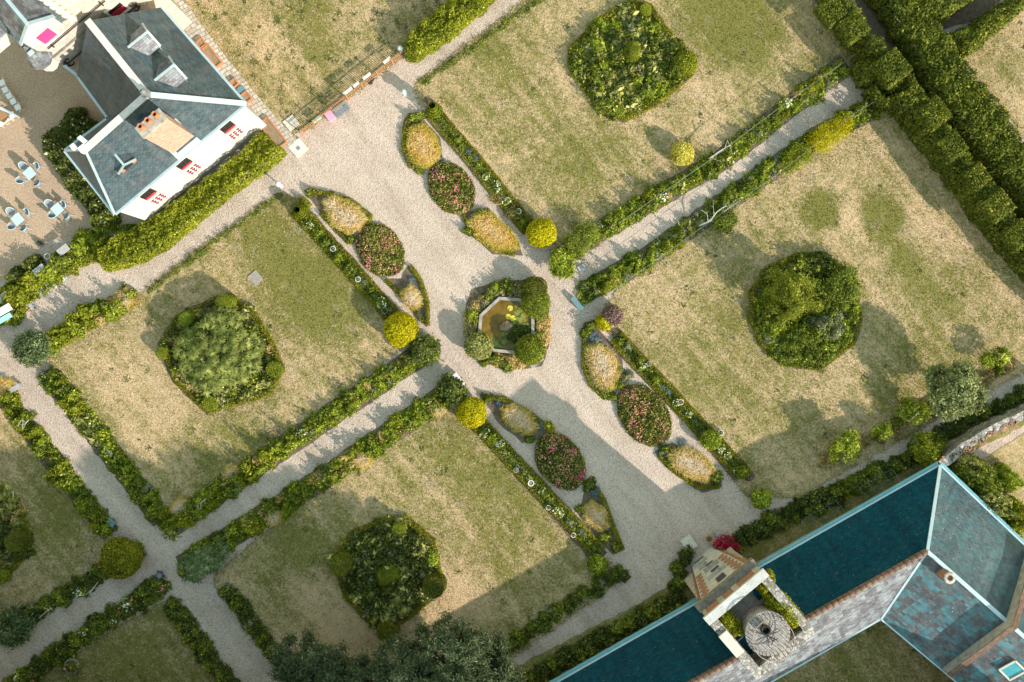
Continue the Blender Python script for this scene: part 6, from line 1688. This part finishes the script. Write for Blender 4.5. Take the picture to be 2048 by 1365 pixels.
pot(1147,1071,.18,.4,'white','white pot with plant near the end of the lower left border',plant='pinkrose')
pot(996,890,.18,.4,'teal','teal pot in the lower left border below the golden ball')
pot(1442,866,.2,.4,'white','white ringed pot in the lower right border',plant='grey',name='flower_pot')
pot(1298,728,.18,.4,'greystone','grey pot among white roses right of the avenue',plant='grey')
pot(1362,805,.2,.42,'white','white pot halfway down the lower right border',plant='pinkrose')
pot(1037,423,.2,.42,'white','white pot near the upper yellow ball',plant='grey')
pot(666,498,.2,.42,'white','white pot in the middle of the upper left border',plant='grey')
pot(716,559,.2,.42,'white','white pot in the upper left border above the largest ball',plant='grey')
pot(769,622,.22,.42,'greystone','grey pot next to the largest yellow ball',plant='dark')
pot(852,688,.2,.6,'teal','teal glazed pot at the corner left of the pond')
pot(318,1152,.24,.5,'blue','dark blue jar at the corner of the lowest path')
pot(143,1333,.55,.55,'oldwood','wide wooden tub with flowers at the bottom left',plant='pinkrose',name='wooden_tub')
pot(54,1222,.5,.5,'oldwood','wide tub beside the spiky plant',plant='dark',name='wooden_tub')
pot(1418,1078,.2,.4,'terracotta','terracotta pot with pink flowers at the tower foot',plant='pinkrose')
pot(1430,1090,.14,.2,'greystone','small grey bowl by the tower foot')
pot(210,462,.2,.3,'teal','teal pot half hidden in bushes by the house corner')
# spiky yucca
x, y, _ = W(22,1222,.5); n = 90; B = np.zeros((n,3)); B[:,2] = .25; aa = RNG.uniform(0,6.28,n); D = np.column_stack([np.cos(aa),np.sin(aa),RNG.uniform(.15,1.0,n)])
Qy = blade_quads(B, D, RNG.uniform(.6,1.15,n), .055, .25); o = quads_object('spiky_plant', Qy, RNG.uniform(size=2*n), LM['grey'], None, (x,y,.02)); tag(o, 'pale spiky sword-leaved plant at the lower left', 'plant')
def lamp(px, py, label):
    x, y, _ = W(px, py, .95); r = thing('garden_lamp', label, 'lamp', (x,y,0), 0, 'globe lamps at the gravel corners')
    MB().lathe([(.13,0),(.12,.08),(.05,.12),(.045,.7),(.1,.76)], (0,0,0), 12).build('post', M['white'], None).parent = r
    MB().sphere((0,0,.95), .2, 16, 10).build('globe', M['paleblue'], None, smooth=True).parent = r
    MB().lathe([(.12,1.12),(.05,1.2),(.01,1.24)], (0,0,0), 10).build('cap', M['white'], None).parent = r
lamp(556,368,'white globe lamp at the corner of the left lawn'); lamp(800,97,'pale blue globe lamp beside the top hedge'); lamp(808,184,'pale blue globe lamp at the corner of the upper lawn')
def bench(px, py, L, d, rz, mat, label, back=True, h=.45, legm=None):
    x, y, _ = W(px, py, h); r = thing('bench', label, 'bench', (x,y,0), rz)
    mb = MB()
    for i in range(4): mb.box((0,(i-1.5)*d/4,h), (L,d/4*.82,.05))
    mb.build('seat', M[mat], None).parent = r
    if back:
        mb = MB()
        for i in range(3): mb.box((0,d/2+.05+.02*i,h+.15+.13*i), (L,.03,.1))
        mb.build('backrest', M[mat], None).parent = r
    for s in (-1,1): MB().box((s*(L/2-.12),0,h/2), (.1,d*.9,h)).build('leg', M[legm or mat], None).parent = r
    return r
bench(1073,724,1.05,.42,rad(38),'greystone','pale bench against the lower right of the pond planting')
bench(1154,607,1.1,.36,rad(-52),'teal','teal bench at the corner of the right lawn', False)
bench(917,760,1.05,.4,rad(-52),'white','white stone bench by the dark bush below the pond', False)
bench(684,222,1.15,.45,rad(36),'greymetal','grey bench in front of the wooden fence', True)
bench(30,777,.95,.35,rad(28),'greystone','grey and white bench at the left path junction', False)
bench(1447,1072,1.05,.35,rad(-15),'greystone','grey bench behind the crimson bush at the tower', False)
bench(222,1046,.55,.4,rad(-38),'teal','teal folding seat in the left border of the left path', True)
x, y, _ = W(660,232,.4); r = thing('pink_chest', 'pink wooden chest in front of the fence', 'chest', (x,y,0), rad(35))
M['pinkwood'] = mat_plain('faded_pink', (.80,.38,.50), (.72,.32,.44), 4, .6)
MB().box((0,0,.2), (.52,.62,.36)).build('body', M['pinkwood'], None).parent = r
MB().box((0,0,.40), (.56,.66,.04)).build('lid', M['pinkwood'], None).parent = r
x, y, _ = W(633,238,.7); r = thing('trough', 'turquoise trough hung on the wooden fence', 'trough', (x,y,.45), rad(37)); M['turq'] = mat_plain('turquoise', (.30,.68,.60), (.24,.58,.52), 4, .5)
mb = MB(); mb.box((0,0,.1),(.68,.2,.2)); mb.build('body', M['turq'], None).parent = r; MB().box((0,0,.205),(.6,.14,.02)).build('earth', M['turq'], None).parent = r
# fence with slats, rails and posts
fa, fb = V3(W(606,268)), V3(W(815,104)); fd = (fb-fa).normalized(); fl_ = (fb-fa).length; fang = math.atan2(fd.y,fd.x)
fence = thing('wooden_fence', 'slatted wooden fence between the top lawn and the gravel', 'fence', tuple(fa))
mb = MB(); k = int(fl_/.135)
for i in range(k+1):
    p = fa + fd*(fl_*i/k); mb.box((p.x,p.y,.55+random.uniform(-.03,.03)), (.045,.022,1.1), fang)
mb.build('slat_panel', M['wood'], fence)
for z_ in (.28,.85):
    p = (fa+fb)/2; q = Vector((.55,.83,0)).normalized()*.03; MB().box((p.x+fd.y*.035,p.y-fd.x*.035,z_), (fl_,.04,.07), fang).build('rail', M['wood'], fence)
for i in range(8):
    p = fa+fd*(fl_*i/7); MB().box((p.x+fd.y*.07,p.y-fd.x*.07,.6), (.09,.09,1.2), fang).build('post', M['terracotta'], fence)
for t, L_, lb in ((.46,.75,'white planter box on the fence right of the pink chest'),(.54,.5,'small white planter box at the middle of the fence'),(.64,.65,'white planter box on the fence by the gate post'),(.83,.6,'white planter box near the top end of the fence')):
    p = fa+fd*(fl_*t); r = thing('planter_box', lb, 'planter', (p.x-fd.y*.12,p.y+fd.x*.12,.95), fang, 'white planter boxes on the fence')
    MB().box((0,0,.08),(L_,.18,.16)).build('body', M['white'], None).parent = r
    MB().box((0,0,.165),(L_-.06,.12,.015)).build('earth', M['limestone'], None).parent = r
x, y, _ = W(741,165,.1); o = MB().sphere((0,0,.1),.18,10,6,0,.55).sphere((.25,.12,.08),.15,10,6,0,.5).build('dark_stones', M['iron'], None, smooth=True); o.location=(x,y,0); o.rotation_euler=(0,0,.6); tag(o, 'pair of dark stones lying on the gravel by the fence', 'stone')
# slabs and tiles on the ground
def slab(px, py, sx, sy, rz, mat, label, z=.03, h=.05, group=None, name='slab', cat='slab', tilt=0):
    x, y, _ = W(px, py, z+h); o = MB().box((0,0,h/2),(sx,sy,h),0,0,tilt).build(name, M[mat], None); o.location=(x,y,z); o.rotation_euler=(0,0,rz); tag(o, label, cat, group); return o
slab(1164,537,.55,.5,rad(30),'greystone','pale square slab at the mouth of the upper path')
M['flatstone'] = mat_plain('weathered_flagstone', (.36,.33,.30), (.25,.22,.19), 5.0, .9, .01)
slab(511,556,.75,.85,rad(40),'flatstone','grey slab set in the left lawn')
slab(1378,1087,1.0,.85,rad(-55),'limestone','white square slab with a chipped edge near the tower')
for px, py, s, m_, lb in ((110,571,.42,'limestone','large white tile beside another white tile'),(97,568,.48,'limestone','largest white tile of the left border'),(82,584,.46,'white','white tile left of the grey tile'),(94,582,.42,'greystone','grey tile next to the white tiles'),(63,610,.4,'greystone','pale tile nearest the yellow cane'),(126,556,.42,'paleblue','blue tile in the left border'),(143,543,.36,'terracotta','red tile in the left border'),(132,543,.42,'white','white tile touching the red tile'),(146,529,.42,'limestone','white tile at the top of the tile row')):
    slab(px, py, s, s, rad(38)+random.uniform(-.3,.3), m_, lb, .14, .04, 'coloured tiles in the left border', 'tile', 'tile')
for px, py, lb in ((126,500,'grey stone slab half buried in the shrubs by the bush'),(78,540,'smaller grey slab among the low shrubs'),(5,595,'grey carved slab at the left frame edge')): slab(px, py, .85, .5, rad(38), 'greystone', lb, .85, .09)
o = slab(215,906,.68,.42,rad(-38),'paleblue','pale blue information panel beside the left path', .55, .03, None, 'sign_panel', 'sign', .3)
st_ = MB().box((0,.0,-.26),(.06,.06,.5)).build('post', M['greymetal'], None); st_.parent = o
x, y, _ = W(5,628,1.4); r = thing('canvas_awning', 'white and teal canvas at the left frame edge', 'awning', (x,y,0), rad(30))
MB().box((0,.15,1.5),(1.6,.5,.03),0,0,.25).build('white_sheet', M['white'], None).parent = r
MB().box((-.1,-.35,1.4),(1.2,.35,.03),0,0,.3).build('teal_sheet', M['turq'], None).parent = r
for s in (-.6,.6): MB().tube([(s,0,0),(s,0,1.45)], .025, 6).build('pole', M['wood'], None).parent = r
a, b = W(44,632,.1), W(60,618,.1); o = MB().tube([a,b],.045,6).build('bamboo_cane', M['paleyel'] if 'paleyel' in M else M['wood'], None, origin=a); tag(o, 'thick yellow cane lying beside the left path', 'cane')
# ring trellis on the left lawn edge
x, y, _ = W(543,876,.8); r = thing('hoop_trellis', 'dark iron hoop standing at the edge of the left lawn', 'trellis', (x,y,0))
for z_ in (.15,.8): MB().tube([(.47*math.cos(t),.47*math.sin(t),z_) for t in np.linspace(0,6.283,26,endpoint=False)], .022, 6, closed=True).build('hoop', M['iron'], None).parent = r
for k in range(6): MB().tube([(.47*math.cos(k*1.047),.47*math.sin(k*1.047),0),(.47*math.cos(k*1.047),.47*math.sin(k*1.047),.82)], .014, 5).build('upright', M['iron'], None).parent = r
# trained trunks and training wires over the borders
def limb(pts, label, r_=.05, mat='palebark'):
    P = [W(x,y,z) for x, y, z in pts]; b0 = P[0]
    mb = MB(); mb.tube(P, [r_*(1-.6*i/(len(P)-1)) for i in range(len(P))], 6)
    for i in range(1, len(P)-1):
        q = Vector(P[i]); mb.tube([q, q+Vector((random.uniform(-.5,.5),random.uniform(-.5,.5),.25)), q+Vector((random.uniform(-.8,.8),random.uniform(-.8,.8),.4))], [r_*.5,r_*.35,r_*.15], 5)
    o = mb.build('bare_trunk', M[mat], None, origin=(b0[0],b0[1],0)); tag(o, label, 'trunk', 'bare pale trunks over the borders'); return o
limb([(1398,452,.6),(1416,444,1.1),(1424,437,1.3),(1434,424,1.4),(1445,416,1.5),(1453,412,1.5)], 'pale crooked bare trunk over the right border of the upper path')
limb([(1418,318,.8),(1432,308,1.2),(1450,296,1.3),(1462,290,1.4)], 'thin pale bare trunk over the left border of the upper path')
limb([(32,848,.5),(44,840,1.0),(52,846,1.2),(58,840,1.3)], 'grey gnarled trunk in the left border of the left path', .06)
limb([(392,1012,.5),(402,1006,1.0),(412,998,1.2)], 'pale trunk stub at the bottom of the left lawn')
limb([(180,1186,.5),(188,1175,1.0),(196,1165,1.2)], 'white leaning trunk in the upper border of the lowest path')
limb([(78,1236,.5),(88,1228,1.0),(96,1220,1.1)], 'white forked trunk near the spiky plant')
limb([(1810,838,.5),(1815,830,1.0),(1826,832,1.2),(1832,826,1.3)], 'white forked trunk beside the loose young tree')
def wires(line, label, z=1.35, sag=.0):
    P = [Vector(W(x,y,z)) for x, y in line]; r = thing('training_wire', label, 'trellis', (P[0].x,P[0].y,0), 0, 'training wires over the upper path borders')
    mb = MB(); mb.tube([tuple(p) for p in P], .010, 5); mb.tube([(p.x,p.y,z-.5) for p in P], .008, 5); mb.build('wire', M['greymetal'], r)
    for p in P: MB().tube([(p.x,p.y,0),(p.x,p.y,z+.05)], .03, 6).build('post', M['oldwood'], r)
wires([(1240,445),(1420,320),(1580,200),(1712,108)], 'teal training wire over the left border of the upper path')
wires([(1215,590),(1400,458),(1560,345),(1708,228),(1770,192)], 'teal training wire over the right border of the upper path')
